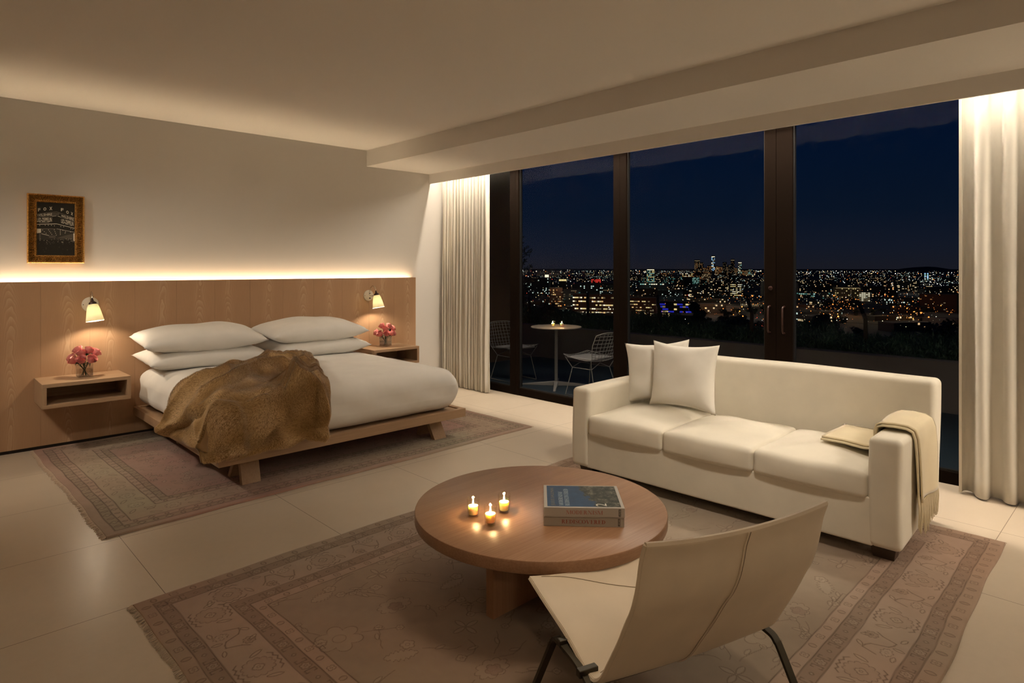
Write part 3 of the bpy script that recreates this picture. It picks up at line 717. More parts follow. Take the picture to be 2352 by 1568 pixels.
def serif(s):
    V = []; Fc = []
    TH_, HN, SF = .17, .045, .05
    def q(pts): o = len(V); V.extend(pts); Fc.append(tuple(range(o, o + len(pts))))
    def stem(x, w=TH_, y0=0, y1=1): q([(x, y0), (x + w, y0), (x + w, y1), (x, y1)])
    def slab(x0, x1, y): q([(x0, y), (x1, y), (x1, y + HN), (x0, y + HN)])
    def diag(x0, y0, x1, y1, w): q([(x0, y0), (x0 + w, y0), (x1 + w, y1), (x1, y1)])
    def arcb(cx, cy, rx, ry, a0, a1, w, h, n=18):
        pr = None
        for i in range(n + 1):
            a = R(a0 + (a1 - a0) * i / n); o = (cx + rx * math.cos(a), cy + ry * math.sin(a)); k = (cx + (rx - w) * math.cos(a), cy + (ry - h) * math.sin(a))
            if pr: q([pr[0], o, k, pr[1]])
            pr = (o, k)
    x = 0; adv = 0
    for ch in s:
        n0 = len(V)
        if ch == 'M':
            stem(.08, HN); stem(.92, TH_); diag(.50, 0, .08, 1, TH_); diag(.50, 0, .96, 1, HN); slab(0, .22, 0); slab(.84, 1.16, 0); slab(0, .2, 1 - HN); slab(.95, 1.16, 1 - HN); wd = 1.16
        elif ch == 'O': arcb(.42, .5, .42, .52, 0, 360, TH_, HN, 36); wd = .84
        elif ch == 'D': stem(.1); arcb(.28, .5, .50, .5, -90, 90, TH_, HN, 24); slab(0, .3, 0); slab(0, .3, 1 - HN); wd = .80
        elif ch == 'E':
            stem(.1); slab(0, .68, 0); slab(0, .66, 1 - HN); slab(.2, .5, .5); stem(.63, HN, 0, .28); stem(.61, HN, .74, 1); stem(.48, HN, .38, .66); wd = .70
        elif ch == 'R':
            stem(.1); arcb(.3, .74, .33, .26, -90, 90, TH_, HN, 20); slab(0, .32, 1 - HN); slab(.2, .32, .48); slab(0, .36, 0); diag(.58, 0, .34, .5, TH_); slab(.56, .84, 0); wd = .84
        elif ch == 'N': stem(.1, HN); stem(.78, HN); diag(.68, 0, .10, 1, TH_); slab(0, .24, 0); slab(0, .18, 1 - HN); slab(.68, .92, 1 - HN); wd = .92
        elif ch == 'I': stem(.1); slab(0, .37, 0); slab(0, .37, 1 - HN); wd = .37
        elif ch == 'S':
            arcb(.29, .745, .27, .275, 20, 200, .07, HN, 16); arcb(.29, .255, .27, .275, 200, 380, .07, HN, 16)
            q([(.02, .78), (.13, .60), (.20, .66), (.09, .84)]); q([(.10, .62), (.44, .30), (.56, .38), (.20, .72)]); q([(.44, .20), (.56, .22), (.56, .40), (.44, .34)]); stem(.50, HN, .70, 1); stem(.02, HN, 0, .3); wd = .58
        elif ch == 'C': arcb(.42, .5, .42, .52, 40, 320, TH_, HN, 28); stem(.70, HN, .66, 1); stem(.70, HN, .0, .3); wd = .76
        elif ch == 'V': diag(.36, 0, .06, 1, TH_); diag(.42, 0, .78, 1, HN); slab(0, .32, 1 - HN); slab(.66, .92, 1 - HN); wd = .92
        else: wd = .4
        for i in range(n0, len(V)): V[i] = (V[i][0] + adv, V[i][1])
        adv += wd + .08
    v = np.array(V); lo = v.min(0); hi = v.max(0); return (v - lo) / (hi - lo), Fc
# ---------------------------------------------------------------- books
M['jacket'] = mat('white_dust_jacket', (.42, .40, .37), .5, spec=.3); M['pages'] = mat('book_pages', (.50, .45, .36), .8)
M['red_ink'] = mat('red_ink', (.30, .055, .035), .5); M['faded_red'] = mat('faded_red_ink', (.36, .13, .10), .5); M['black_ink'] = mat('black_ink', (.02, .018, .016), .5)
M['pale_ink'] = mat('pale_blue_ink', (.36, .47, .55), .5); M['olive_ink'] = mat('muted_ink', (.16, .13, .08), .5); M['white_ink'] = mat('white_ink', (.62, .60, .52), .5)
def cover_mat():
    m = mat('printed_cover', (.05, .1, .2), .5, spec=.2); t = nd(m, 'ShaderNodeTexCoord'); s = nd(m, 'ShaderNodeSeparateXYZ'); lk(m, t.outputs['Object'], s.inputs[0])
    n = noise(m, 22, 6, t.outputs['Object'], .7); n2 = noise(m, 38, 5, t.outputs['Object'], .7)
    sea = ramp(m, n.outputs[0], [(.3, (.006, .035, .095)), (.7, (.014, .062, .15))])
    town = ramp(m, n2.outputs[0], [(.36, (.006, .010, .006)), (.52, (.035, .040, .025)), (.62, (.11, .105, .075)), (.74, (.28, .26, .20))])
    e = math_(m, 'ADD', s.outputs['X'], math_(m, 'MULTIPLY', math_(m, 'SUBTRACT', n.outputs[0], .5), .16)); e = math_(m, 'ADD', e, math_(m, 'MULTIPLY', s.outputs['Y'], .25))
    f = math_(m, 'GREATER_THAN', e, .225)
    mx = nd(m, 'ShaderNodeMix', data_type='RGBA'); lk(m, f, mx.inputs['Factor']); lk(m, sea, mx.inputs['A']); lk(m, town, mx.inputs['B']); lk(m, mx.outputs['Result'], bsdf(m).inputs['Base Color']); return m
M['cover'] = cover_mat()
BRZ = math.atan2(-.249, .232); BL, BD, BH = .342, .278, .040
def book(lab, loc, word, ink, cover, rz):
    t = thing('book', lab, 'book', loc, rz, 'two slipcased art books on the coffee table')
    MB().box((.004, .004, .003), (BL - .004, BD - .005, BH - .003)).build('page_block', M['pages'], t)
    b = MB(); b.box((0, 0, 0), (BL, BD, .003)); b.box((0, 0, BH - .003), (BL, BD, BH)); b.box((0, 0, .003), (BL, .0035, BH - .003)); b.build('cover_boards', M['jacket'], t, bevel=.0012)
    sp = MB(); v, f = serif(word); cw = .155 if len(word) < 10 else .185; cx = BL * (.50 if len(word) < 10 else .495)
    quad_map(v, f, [(cx - cw / 2, .012), (cx + cw / 2, .012), (cx + cw / 2, .029), (cx - cw / 2, .029)], sp, 0, -.0004); sp.build('spine_title', M[ink], t)
    lg = MB(); lg.add([(.316, -.0004, .0045), (.325, -.0004, .0045), (.325, -.0004, .0355), (.316, -.0004, .0355)], [(0, 1, 2, 3)], 0)
    v, f = text_poly('TASCHEN', .01); quad_map(v[:, ::-1] * np.array([[1, 1]]), f, [(.318, .0065), (.3235, .0065), (.3235, .0335), (.318, .0335)], lg, 1, -.0008)
    # letters read from the foot of the spine upwards
    lg.build('publisher_mark', [M['black_ink'], M['white_ink']], t)
    if cover:
        MB().add([(.014, .012, BH + .0004), (BL - .014, .012, BH + .0004), (BL - .014, BD - .010, BH + .0004), (.014, BD - .010, BH + .0004)], [(0, 1, 2, 3)]).build('cover_picture', M['cover'], t)
        def word_on(s, x0, x1, y0, y1, mi, sf=True):
            tt = MB()
            v, f = serif(s) if sf else text_poly(s)
            # text runs along +y with letter tops toward -x
            quad_map(v, f, [(x1, y0), (x1, y1), (x0, y1), (x0, y0)], tt, 0, BH + .0008, 'xy'); tt.build('cover_lettering', M[('pale_ink', 'olive_ink', 'white_ink')[mi]], t)
        word_on('JULIUS SHULMAN', .030, .050, .022, .235, 1, False); word_on('MODERNISM', .064, .083, .022, .185, 0); word_on('REDISCOVERED', .090, .110, .022, .225, 0)
        word_on('2', .222, .268, .020, .050, 2, False)
    return t
book('lower of two stacked art books, white spine lettered in dark red', (1.974, 1.853, TZ), 'REDISCOVERED', 'red_ink', False, BRZ)
book('upper of two stacked art books, blue picture cover and white border', (1.969, 1.845, TZ + .0425), 'MODERNISM', 'faded_red', True, BRZ + R(.8))

# ================================================================== LOUNGE CHAIR (seen from behind)
CA = R(-18.2); lc = thing('lounge_chair', 'low cream leather lounge chair with flat dark steel legs, seen from behind', 'chair', (1.445, .984, .012), CA)
# local: x across the width, y forward, z up
PR = [(-.006, .742), (.012, .69), (.022, .64), (.035, .585), (.055, .53), (.080, .483), (.119, .405), (.165, .325), (.20, .265), (.228, .236), (.258, .226), (.300, .236), (.36, .262), (.42, .284), (.50, .305), (.58, .325), (.655, .347), (.672, .352)]
CW = .712
def seat_pt(u, v, off=0):
    t = v * (len(PR) - 1); i = min(int(t), len(PR) - 2); f = t - i
    def cr(k):
        p0, p1, p2, p3 = (PR[max(0, i - 1)][k], PR[i][k], PR[i + 1][k], PR[min(len(PR) - 1, i + 2)][k])
        return .5 * (2 * p1 + (p2 - p0) * f + (2 * p0 - 5 * p1 + 4 * p2 - p3) * f * f + (3 * p1 - p0 - 3 * p2 + p3) * f ** 3)
    y, z = cr(0), cr(1); a, b = 2 * u - 1, v
    sag = (1 - a * a)
    top = max(0, 1 - v / .35); frt = max(0, (v - .7) / .3)
    z -= .020 * sag * top ** 1.5; y -= .022 * sag * math.exp(-((v - .2) / .24) ** 2)
    z -= .022 * sag / (1 + math.exp(-(v - .55) * 16)) ; y -= .018 * sag * frt
    e = max(0, abs(a) - .93) / .07
    # normal in the y-z plane
    dy = dz = 1e-9
    if off:
        A_, B_ = seat_pt(u, max(0, v - .02)), seat_pt(u, min(1, v + .02)); dy, dz = B_[1] - A_[1], B_[2] - A_[2]
    L = math.hypot(dy, dz); n = (-dz / L, dy / L) if True else 0
    return (a * CW / 2 + CW / 2, y + n[0] * off, z + n[1] * off)
sh = MB(); sh.grid(lambda u, v: seat_pt(u, v), 30, 68)
o = sh.build('seat_shell', M['leather'], lc, smooth=180); so = o.modifiers.new('thick', 'SOLIDIFY'); so.thickness = .016; so.offset = 0
bv = o.modifiers.new('bevel', 'BEVEL'); bv.width = .004; bv.segments = 2; bv.limit_method = 'ANGLE'; bv.angle_limit = R(50)
def seam(fn, name='stitched_seam', r=.0012, mt='stitch'):
    return MB().tube([fn(i / 60) for i in range(61)], r, 5).build(name, M[mt], o, smooth=60)
seam(lambda t: seat_pt(.515 - .06 * t, .004 + .60 * t, -.0095 if True else 0))
seam(lambda t: seat_pt(.504 - .06 * t, .004 + .60 * t, -.0100), 'seam_edge', .003, 'leather')
seam(lambda t: seat_pt(.06 + .50 * t, .975 - .13 * t, .009)); seam(lambda t: seat_pt(.05 + .30 * t, .60 + .14 * t, .009))
seam(lambda t: seat_pt(t, .0, 0), 'top_piping', .0078, 'leather')
for u_ in (.0, 1.0): seam(lambda t: seat_pt(u_, t, 0), 'edge_piping', .0072, 'leather')
seam(lambda t: seat_pt(t, 1.0, 0), 'front_piping', .0085, 'leather')
for sx_ in (-.022, CW + .008):
    k = 1 if sx_ > 0 else -1; pts = []
    raw = [(sx_ + k * .012, .585, .0), (sx_ + k * .004, .475, .205), (sx_, .455, .245), (sx_, .44, .262), (sx_, .415, .264), (sx_ - k * .01, .33, .245), (sx_ - k * .01, .26, .222), (sx_, .215, .205), (sx_, .195, .190), (sx_ + k * .004, .18, .165), (sx_ + k * .012, .085, .0)]
    # smooth the bends
    for i in range(len(raw) - 1):
        for q in range(4):
            f = q / 4; p0, p1, p2, p3 = (Vector(raw[max(0, i - 1)]), Vector(raw[i]), Vector(raw[i + 1]), Vector(raw[min(len(raw) - 1, i + 2)]))
            pts.append(.5 * (2 * p1 + (p2 - p0) * f + (2 * p0 - 5 * p1 + 4 * p2 - p3) * f * f + (3 * p1 - p0 - 3 * p2 + p3) * f ** 3))
    pts.append(Vector(raw[-1])); mb = MB(); mb.flatbar(pts, .026, .011, (1, 0, .0001)); leg = mb.build('leg_frame', M['steel'], lc, smooth=40, bevel=.0025)
    for yb, zb in ((.405, .262), (.285, .232)):
        MB().box((min(sx_, sx_ - k * .045) - .012, yb - .012, zb - .008), (max(sx_, sx_ - k * .045) + .012, yb + .012, zb + .016)).build('bracket', M['steel'], leg, bevel=.003)
for yb, zb, dp in ((.39, .240, .030), (.262, .214, .012)):
    mb = MB(); mb.flatbar([(-.02 + (CW + .03) * i / 20, yb, zb - dp * (1 - (2 * i / 20 - 1) ** 2)) for i in range(21)], .030, .008, (0, 1, 0)); mb.build('cross_spring', M['steel'], lc, bevel=.002)

# ================================================================== RUGS
def vnoise(ny, nx, cells, seed, octv=3):
    r_ = np.random.RandomState(seed); out = np.zeros((ny, nx)); a = 1; tot = 0
    for o_ in range(octv):
        cy, cx = int(cells[0] * 2 ** o_) + 2, int(cells[1] * 2 ** o_) + 2; g = r_.rand(cy, cx)
        y = np.linspace(0, cy - 1.001, ny); x = np.linspace(0, cx - 1.001, nx); j = y.astype(int); i = x.astype(int); fy = (y - j)[:, None]; fx = (x - i)[None]
        fy = fy * fy * (3 - 2 * fy); fx = fx * fx * (3 - 2 * fx)
        out += a * (g[j][:, i] * (1 - fy) * (1 - fx) + g[j + 1][:, i] * fy * (1 - fx) + g[j][:, i + 1] * (1 - fy) * fx + g[j + 1][:, i + 1] * fy * fx); tot += a; a *= .55
    return out / tot
class Carpet:
    def __init__(s, Lx, Ly, res, base, seed):
        s.Lx, s.Ly, s.res = Lx, Ly, res; s.nx = int(Lx / res) + 1; s.ny = int(Ly / res) + 1
        s.x = np.linspace(0, Lx, s.nx); s.y = np.linspace(0, Ly, s.ny); s.c = np.ones((s.ny, s.nx, 3)) * np.array(base); s.seed = seed
    def win(s, cx, cy, r):
        i0 = max(0, int((cx - r) / s.res)); i1 = min(s.nx, int((cx + r) / s.res) + 2); j0 = max(0, int((cy - r) / s.res)); j1 = min(s.ny, int((cy + r) / s.res) + 2)
        if i0 >= i1 or j0 >= j1: return None
        return (slice(j0, j1), slice(i0, i1)), s.x[i0:i1][None], s.y[j0:j1][:, None]
    def blend(s, sl, mask, col, a=1):
        m = (np.clip(mask, 0, 1) * a)[..., None]; s.c[sl] = s.c[sl] * (1 - m) + np.array(col) * m
    def fillrect(s, t0, t1, col, a=1):
        X, Y = s.x[None], s.y[:, None]; t = np.minimum(np.minimum(X, s.Lx - X), np.minimum(Y, s.Ly - Y)); s.blend(slice(None), ((t >= t0) & (t < t1)).astype(float), col, a)
    def frame(s, t0, w, col, a=1):
        X, Y = s.x[None], s.y[:, None]; wob = .002 * np.sin(X * 9 + Y * 7) + .0012 * np.sin(X * 31 - Y * 23)
        t = np.minimum(np.minimum(X, s.Lx - X), np.minimum(Y, s.Ly - Y)) + wob; s.blend(slice(None), 1 - np.abs(t - t0) / w, col, a)
    def flower(s, cx, cy, r, k, rot, dark, light, depth=.25, ring=True, w=.004, la=.35, da=.85, sq=1.0):
        q = s.win(cx, cy, r * 1.4)
        if not q: return
        sl, X, Y = q; dx = X - cx; dy = (Y - cy) / sq; d = np.hypot(dx, dy); a = np.arctan2(dy, dx)
        R_ = r * (1 - depth + depth * np.abs(np.cos(k * (a - rot) / 2)) ** .8); s.blend(sl, (R_ - d) / .004, light, la); s.blend(sl, 1 - np.abs(d - R_) / w, dark, da)
        if ring: s.blend(sl, 1 - np.abs(d - r * .28) / (w * .8), dark, da * .8)
    def leaf(s, cx, cy, L, Wd, rot, dark, light, w=.004, la=.35, da=.85, jag=0):
        q = s.win(cx, cy, L * 1.2)
        if not q: return
        sl, X, Y = q; c_, s_ = math.cos(rot), math.sin(rot); u = (X - cx) * c_ + (Y - cy) * s_; v = -(X - cx) * s_ + (Y - cy) * c_
        h = Wd * np.clip(1 - (u / L) ** 2, 0, 1) ** .8 * (1 + jag * np.sin(u / L * 22)); d = h - np.abs(v)
        s.blend(sl, np.where(np.abs(u) < L, d / .004, 0), light, la); s.blend(sl, np.where(np.abs(u) < L, 1 - np.abs(d) / w, 0), dark, da)
    def stroke(s, pts, w, col, a=.8):
        pts = np.array(pts)
        for p, q_ in zip(pts[:-1], pts[1:]):
            c = (p + q_) / 2; r = np.hypot(*(q_ - p)) / 2 + w * 2; z = s.win(c[0], c[1], r)
            if not z: continue
            sl, X, Y = z; d = q_ - p; L2 = (d @ d) + 1e-12; t = np.clip(((X - p[0]) * d[0] + (Y - p[1]) * d[1]) / L2, 0, 1)
            s.blend(sl, 1 - np.hypot(X - p[0] - t * d[0], Y - p[1] - t * d[1]) / w, col, a)
    def side_iter(s, t, step):
        # points along a rectangular loop at inset t, with the direction of the side
        for (x0, y0, x1, y1, r_) in ((t, t, s.Lx - t, t, 0), (s.Lx - t, t, s.Lx - t, s.Ly - t, PI / 2), (s.Lx - t, s.Ly - t, t, s.Ly - t, PI), (t, s.Ly - t, t, t, -PI / 2)):
            L = math.hypot(x1 - x0, y1 - y0); n = max(1, int(round(L / step)))
            for k in range(n): yield x0 + (x1 - x0) * (k + .5) / n, y0 + (y1 - y0) * (k + .5) / n, r_, k
    def finish(s, name, label, cat_, loc, rz, thick, abr, fringe_ends, weave, fr_col, fr_len=.03):
        n = vnoise(s.ny, s.nx, (5, 7), s.seed, 4); n2 = vnoise(s.ny, s.nx, (60, 90), s.seed + 1, 2); n3 = vnoise(s.ny, s.nx, (2.5, 3.5), s.seed + 2, 3)
        f = (.86 + .28 * n)[..., None] * (.94 + .12 * n2)[..., None]; s.c *= f
        tint = np.array(abr); s.c = s.c * (1 + (np.clip((n3 - .5) * 3, -1, 1))[..., None] * tint)
        m = bpy.data.materials.new(name + '_pile'); m.use_nodes = True; b = m.node_tree.nodes['Principled BSDF']; b.inputs['Roughness'].default_value = .95; b.inputs['Specular IOR Level'].default_value = .1; b.inputs['Sheen Weight'].default_value = .2
        at = nd(m, 'ShaderNodeAttribute', attribute_name='pattern'); 
        t = nd(m, 'ShaderNodeTexCoord'); wv = nd(m, 'ShaderNodeTexWave'); lk(m, t.outputs['Object'], wv.inputs['Vector']); wv.bands_direction = 'X'; wv.inputs['Scale'].default_value = weave; wv.inputs['Distortion'].default_value = .4
        wv2 = nd(m, 'ShaderNodeTexWave'); lk(m, t.outputs['Object'], wv2.inputs['Vector']); wv2.bands_direction = 'Y'; wv2.inputs['Scale'].default_value = weave * 1.3
        g = math_(m, 'MULTIPLY_ADD', math_(m, 'ADD', wv.outputs['Fac'], math_(m, 'MULTIPLY', wv2.outputs['Fac'], .4)), .22, .84)
        mx = nd(m, 'ShaderNodeVectorMath', operation='SCALE'); lk(m, at.outputs['Color'], mx.inputs[0]); lk(m, g, mx.inputs['Scale']); lk(m, mx.outputs[0], b.inputs['Base Color'])
        bump(m, wv.outputs['Fac'], .35, .002)
        X, Y = np.meshgrid(s.x, s.y); wy = .006 * np.sin(X * 3.1 + s.seed) + .003 * np.sin(X * 11); wx = .006 * np.sin(Y * 3.7 + s.seed) + .003 * np.sin(Y * 13)
        ex = np.abs(2 * X / s.Lx - 1) ** 6; ey = np.abs(2 * Y / s.Ly - 1) ** 6
        Z = np.full_like(X, thick); Z[0] = Z[-1] = .001; Z[:, 0] = Z[:, -1] = .001
        V = np.stack([X + wx * ex, Y + wy * ey, Z], -1).reshape(-1, 3).astype(np.float32); nx, ny = s.nx, s.ny
        me = bpy.data.meshes.new(name); me.vertices.add(nx * ny); me.vertices.foreach_set('co', V.ravel())
        j, i = np.mgrid[0:ny - 1, 0:nx - 1]; k = (j * nx + i).ravel(); Fq = np.stack([k, k + 1, k + nx + 1, k + nx], 1).astype(np.int32)
        me.loops.add(len(Fq) * 4); me.loops.foreach_set('vertex_index', Fq.ravel()); me.polygons.add(len(Fq)); me.polygons.foreach_set('loop_start', (np.arange(len(Fq)) * 4).astype(np.int32)); me.update(calc_edges=True)
        ca = me.color_attributes.new('pattern', 'FLOAT_COLOR', 'POINT'); ca.data.foreach_set('color', np.concatenate([s.c.reshape(-1, 3), np.ones((nx * ny, 1))], 1).astype(np.float32).ravel())
        me.materials.append(m); o = bpy.data.objects.new(name, me); C.objects.link(o); o.location = loc; o.rotation_euler = (0, 0, rz); tag(o, label, cat_)
        r_ = random.Random(s.seed); fmt = mat(name + '_fringe', fr_col, .95)
        for (px, py, dx, dy, L) in fringe_ends:
            fr = MB(); n_ = int(L / .0055)
            for q in range(n_):
                a = (q + .5) / n_ * L; x = px + dx * a; y = py + dy * a; ox, oy = dy, -dx
                X0 = x + (.006 * math.sin(y * 3.7 + s.seed) + .003 * math.sin(y * 13) if dx == 0 else 0); Y0 = y + (.006 * math.sin(x * 3.1 + s.seed) + .003 * math.sin(x * 11) if dy == 0 else 0)
                l = fr_len * r_.uniform(.6, 1.25); jx = r_.uniform(-.012, .012)
                fr.tube([(X0 - ox * .003, Y0 - oy * .003, thick * .7), (X0 + ox * l * .5 + dx * jx * .5, Y0 + oy * l * .5 + dy * jx * .5, .005), (X0 + ox * l + dx * jx, Y0 + oy * l + dy * jx, .002)], [.0026, .0024, .0012], 4)
            fr.build('fringe', fmt, o)
        return o
# large rug under the table
DK = (.085, .045, .028); LT = (.42, .33, .25); BS = (.325, .225, .165); BAND = (.265, .185, .135)
Lx, Ly = 3.54, 2.66
cp = Carpet(Lx, Ly, .0036, BS, 5)
cp.fillrect(0, .065, (.34, .245, .18)); cp.fillrect(.065, .125, BAND); cp.fillrect(.125, .31, (.37, .272, .21)); cp.fillrect(.31, .375, BAND); cp.fillrect(.375, .43, (.365, .262, .20)); cp.fillrect(.43, 9, (.295, .222, .165))
for t in (.065, .125, .31, .375, .43): cp.frame(t, .0042, DK, .9)
for x_, y_, r_, k in cp.side_iter(.036, .085):
    if k % 2: cp.flower(x_, y_, .019, 4, r_ + PI / 4, DK, LT, .4, True, .0032, .15, .8)
    else: cp.leaf(x_, y_, .020, .011, r_ + PI / 2, DK, BAND, .0045, .5, .8)
for tt in (.095, .343):
    for x_, y_, r_, k in cp.side_iter(tt, .095):
        c_, s_ = math.cos(r_), math.sin(r_)
        if k % 2: cp.flower(x_, y_, .008, 4, 0, DK, LT, .2, False, .0032)
        else:
            cp.flower(x_, y_, .022, 6, r_, DK, LT, .35, True, .0032, .35)
            for sg in (-1, 1):
                for d in (-1, 1):
                    q0 = (x_ + c_ * .030 * sg, y_ + s_ * .030 * sg); q1 = (q0[0] - s_ * .020 * d, q0[1] + c_ * .020 * d); q2 = (q1[0] + c_ * .018 * sg, q1[1] + s_ * .018 * sg); q3 = (q2[0] + s_ * .010 * d, q2[1] - c_ * .010 * d)
                    cp.stroke([q0, q1, q2, q3], .0036, DK, .8)
for x_, y_, r_, k in cp.side_iter(.403, .085):
    if k % 2: cp.flower(x_, y_, .017, 4, r_ + PI / 4, DK, LT, .4, True, .0032, .25, .8)
    else: cp.leaf(x_, y_, .017, .012, r_ + PI / 2, DK, BAND, .0042, .3, .8)
for x_, y_, r_, k in cp.side_iter(.2175, .235):
    c_, s_ = math.cos(r_), math.sin(r_); P_ = lambda a, b: (x_ + c_ * a - s_ * b, y_ + s_ * a + c_ * b)
    if k % 2 == 0:
        cp.flower(x_, y_, .062, 13, r_, DK, (.31, .215, .16), .16, False, .0036, .35, .75); cp.flower(x_, y_, .022, 4, r_, DK, LT, .3, True, .0034, .35)
        for sg in (-1, 1):
            zz = [P_(-.064 + .016 * q, sg * (.076 + (.006 if q % 2 else -.004) - .0014 * (q - 4) ** 2 * .6)) for q in range(9)]; cp.stroke(zz, .0046, DK, .8); cp.leaf(*P_(.088 * sg, .025), .030, .009, r_ + 1.2 * sg, DK, LT, .0034, .35)
    else:
        zz = [P_(-.085 + .0215 * q, .05 * math.sin(q * .9) + (.007 if q % 2 else -.007)) for q in range(9)]; cp.stroke(zz, .0042, DK, .8)
        cp.flower(*P_(-.045, -.034), .031, 9, r_, DK, LT, .3, True, .0034, .3, .8, .7); cp.flower(*P_(.05, .044), .025, 8, r_, DK, (.27, .18, .13), .3, True, .0034)
        for q in range(5): cp.leaf(*P_(-.08 + .04 * q, (.062 if q % 2 else -.064)), .021, .008, r_ + .7 * q, DK, LT, .0034, .35)
rr = random.Random(3)
fx0, fy0, fx1, fy1 = .43, .43, Lx - .43, Ly - .43
pts = []
for j in range(6):
    for i in range(9):
        x_ = fx0 + .13 + i * (fx1 - fx0 - .26) / 8 + (.07 if j % 2 else -.04); y_ = fy0 + .12 + j * (fy1 - fy0 - .24) / 5 + rr.uniform(-.03, .03); pts.append((x_, y_)); ty = (i + j * 2) % 4; z_ = rr.uniform(.8, 1.25)
        if ty == 0: cp.flower(x_, y_, .080 * z_, 6, rr.uniform(0, 1), DK, LT, .38, True, .0036, .25, .7)
        elif ty == 1: cp.flower(x_, y_, .068 * z_, 9, 0, DK, LT, .25, True, .0036, .2, .7, .7); cp.flower(x_, y_ - .01, .034, 5, .3, DK, (.22, .14, .11), .3, False, .0036, .5, .65)
        elif ty == 2: cp.leaf(x_, y_, .070 * z_, .030, rr.uniform(-.6, .6), DK, LT, .0036, .25, .7, .22); cp.flower(x_ + .06, y_ + .04, .030, 5, 0, DK, LT, .3, True, .0034, .3, .7)
        else:
            for q in range(4): cp.leaf(x_ + .035 * math.cos(q * 1.57), y_ + .035 * math.sin(q * 1.57), .032, .012, q * 1.57, DK, LT, .0034, .3, .7)
for (x_, y_) in pts:
    for q in range(3):
        a = rr.uniform(0, 6.28); L = [(x_ + .09 * math.cos(a), y_ + .09 * math.sin(a))]
        for w_ in range(6): a += rr.uniform(-.6, .6); L.append((min(fx1 - .02, max(fx0 + .02, L[-1][0] + .026 * math.cos(a))), min(fy1 - .02, max(fy0 + .02, L[-1][1] + .026 * math.sin(a)))))
        cp.stroke(L, .0030, DK, .62); lx_, ly_ = L[-1]
        if rr.random() < .7: cp.flower(lx_, ly_, rr.uniform(.014, .028), rr.choice((4, 5, 6)), a, DK, LT, .3, True, .0032, .3, .65)
        cp.leaf(L[3][0], L[3][1] + .014, .024, .009, a, DK, LT, .0032, .3, .65)
RZ1 = math.atan2(.081, 2.94)
cp.finish('area_rug', 'large faded beige and rose floral rug under the coffee table and sofa', 'rug', (.785, .53, .0), R(1.3), .012, (.06, -.04, -.06),
          [(0, Ly, 0, -1, Ly), (Lx, 0, 0, 1, Ly)], 95, (.56, .46, .37), .019)
# rug under the bed
cp = Carpet(3.47, 2.37, .0045, (.33, .22, .17), 17); Lx, Ly = cp.Lx, cp.Ly
DK2 = (.075, .038, .028)
cp.fillrect(0, .055, (.36, .235, .18)); cp.fillrect(.055, .11, (.30, .215, .155)); cp.fillrect(.11, .16, (.36, .245, .185)); cp.fillrect(.16, .345, (.37, .275, .20)); cp.fillrect(.345, .39, (.36, .25, .19)); cp.fillrect(.39, .44, (.29, .205, .15)); cp.fillrect(.44, 9, (.34, .205, .165))
for t in (.058, .112, .163, .345, .392, .44): cp.frame(t, .0055, DK2, .95)
for tt, st, sz in ((.085, .075, .020), (.137, .085, .016), (.368, .08, .016), (.416, .075, .019)):
    for x_, y_, r_, k in cp.side_iter(tt, st):
        if k % 2: cp.flower(x_, y_, sz, 4, r_, DK2, LT, .4, False, .006, .2, .8)
        else: cp.leaf(x_, y_, sz, sz * .6, r_ + PI / 2, DK2, BAND, .006, .3, .8)
for x_, y_, r_, k in cp.side_iter(.254, .11):
    c_, s_ = math.cos(r_), math.sin(r_)
    if k % 2: cp.flower(x_, y_, .046, 9, r_, DK2, LT, .3, True, .004, .25, .75)
    else:
        for q in (-1, 1): cp.leaf(x_ - s_ * .045 * q, y_ + c_ * .045 * q, .036, .011, r_ + .6 * q, DK2, LT, .004, .25, .75)
for q in range(900):
    x_ = rng.uniform(.47, Lx - .47); y_ = rng.uniform(.47, Ly - .47)
    if q % 3: cp.leaf(x_, y_, rng.uniform(.015, .036), rng.uniform(.006, .014), rng.uniform(0, 3), DK2, LT, .0038, .3, .7)
    else: cp.flower(x_, y_, rng.uniform(.014, .036), rng.choice((4, 5, 6, 8)), rng.uniform(0, 1), DK2, LT, .3, True, .0038, .25, .7)
cp.finish('bed_rug', 'worn rose and beige patterned rug lying under the bed', 'rug', (.815, 4.088, .0), R(1.2), .012, (.10, -.10, -.06), [(0, Ly, 0, -1, Ly), (Lx, 0, 0, 1, Ly)], 80, (.55, .43, .33), .022)

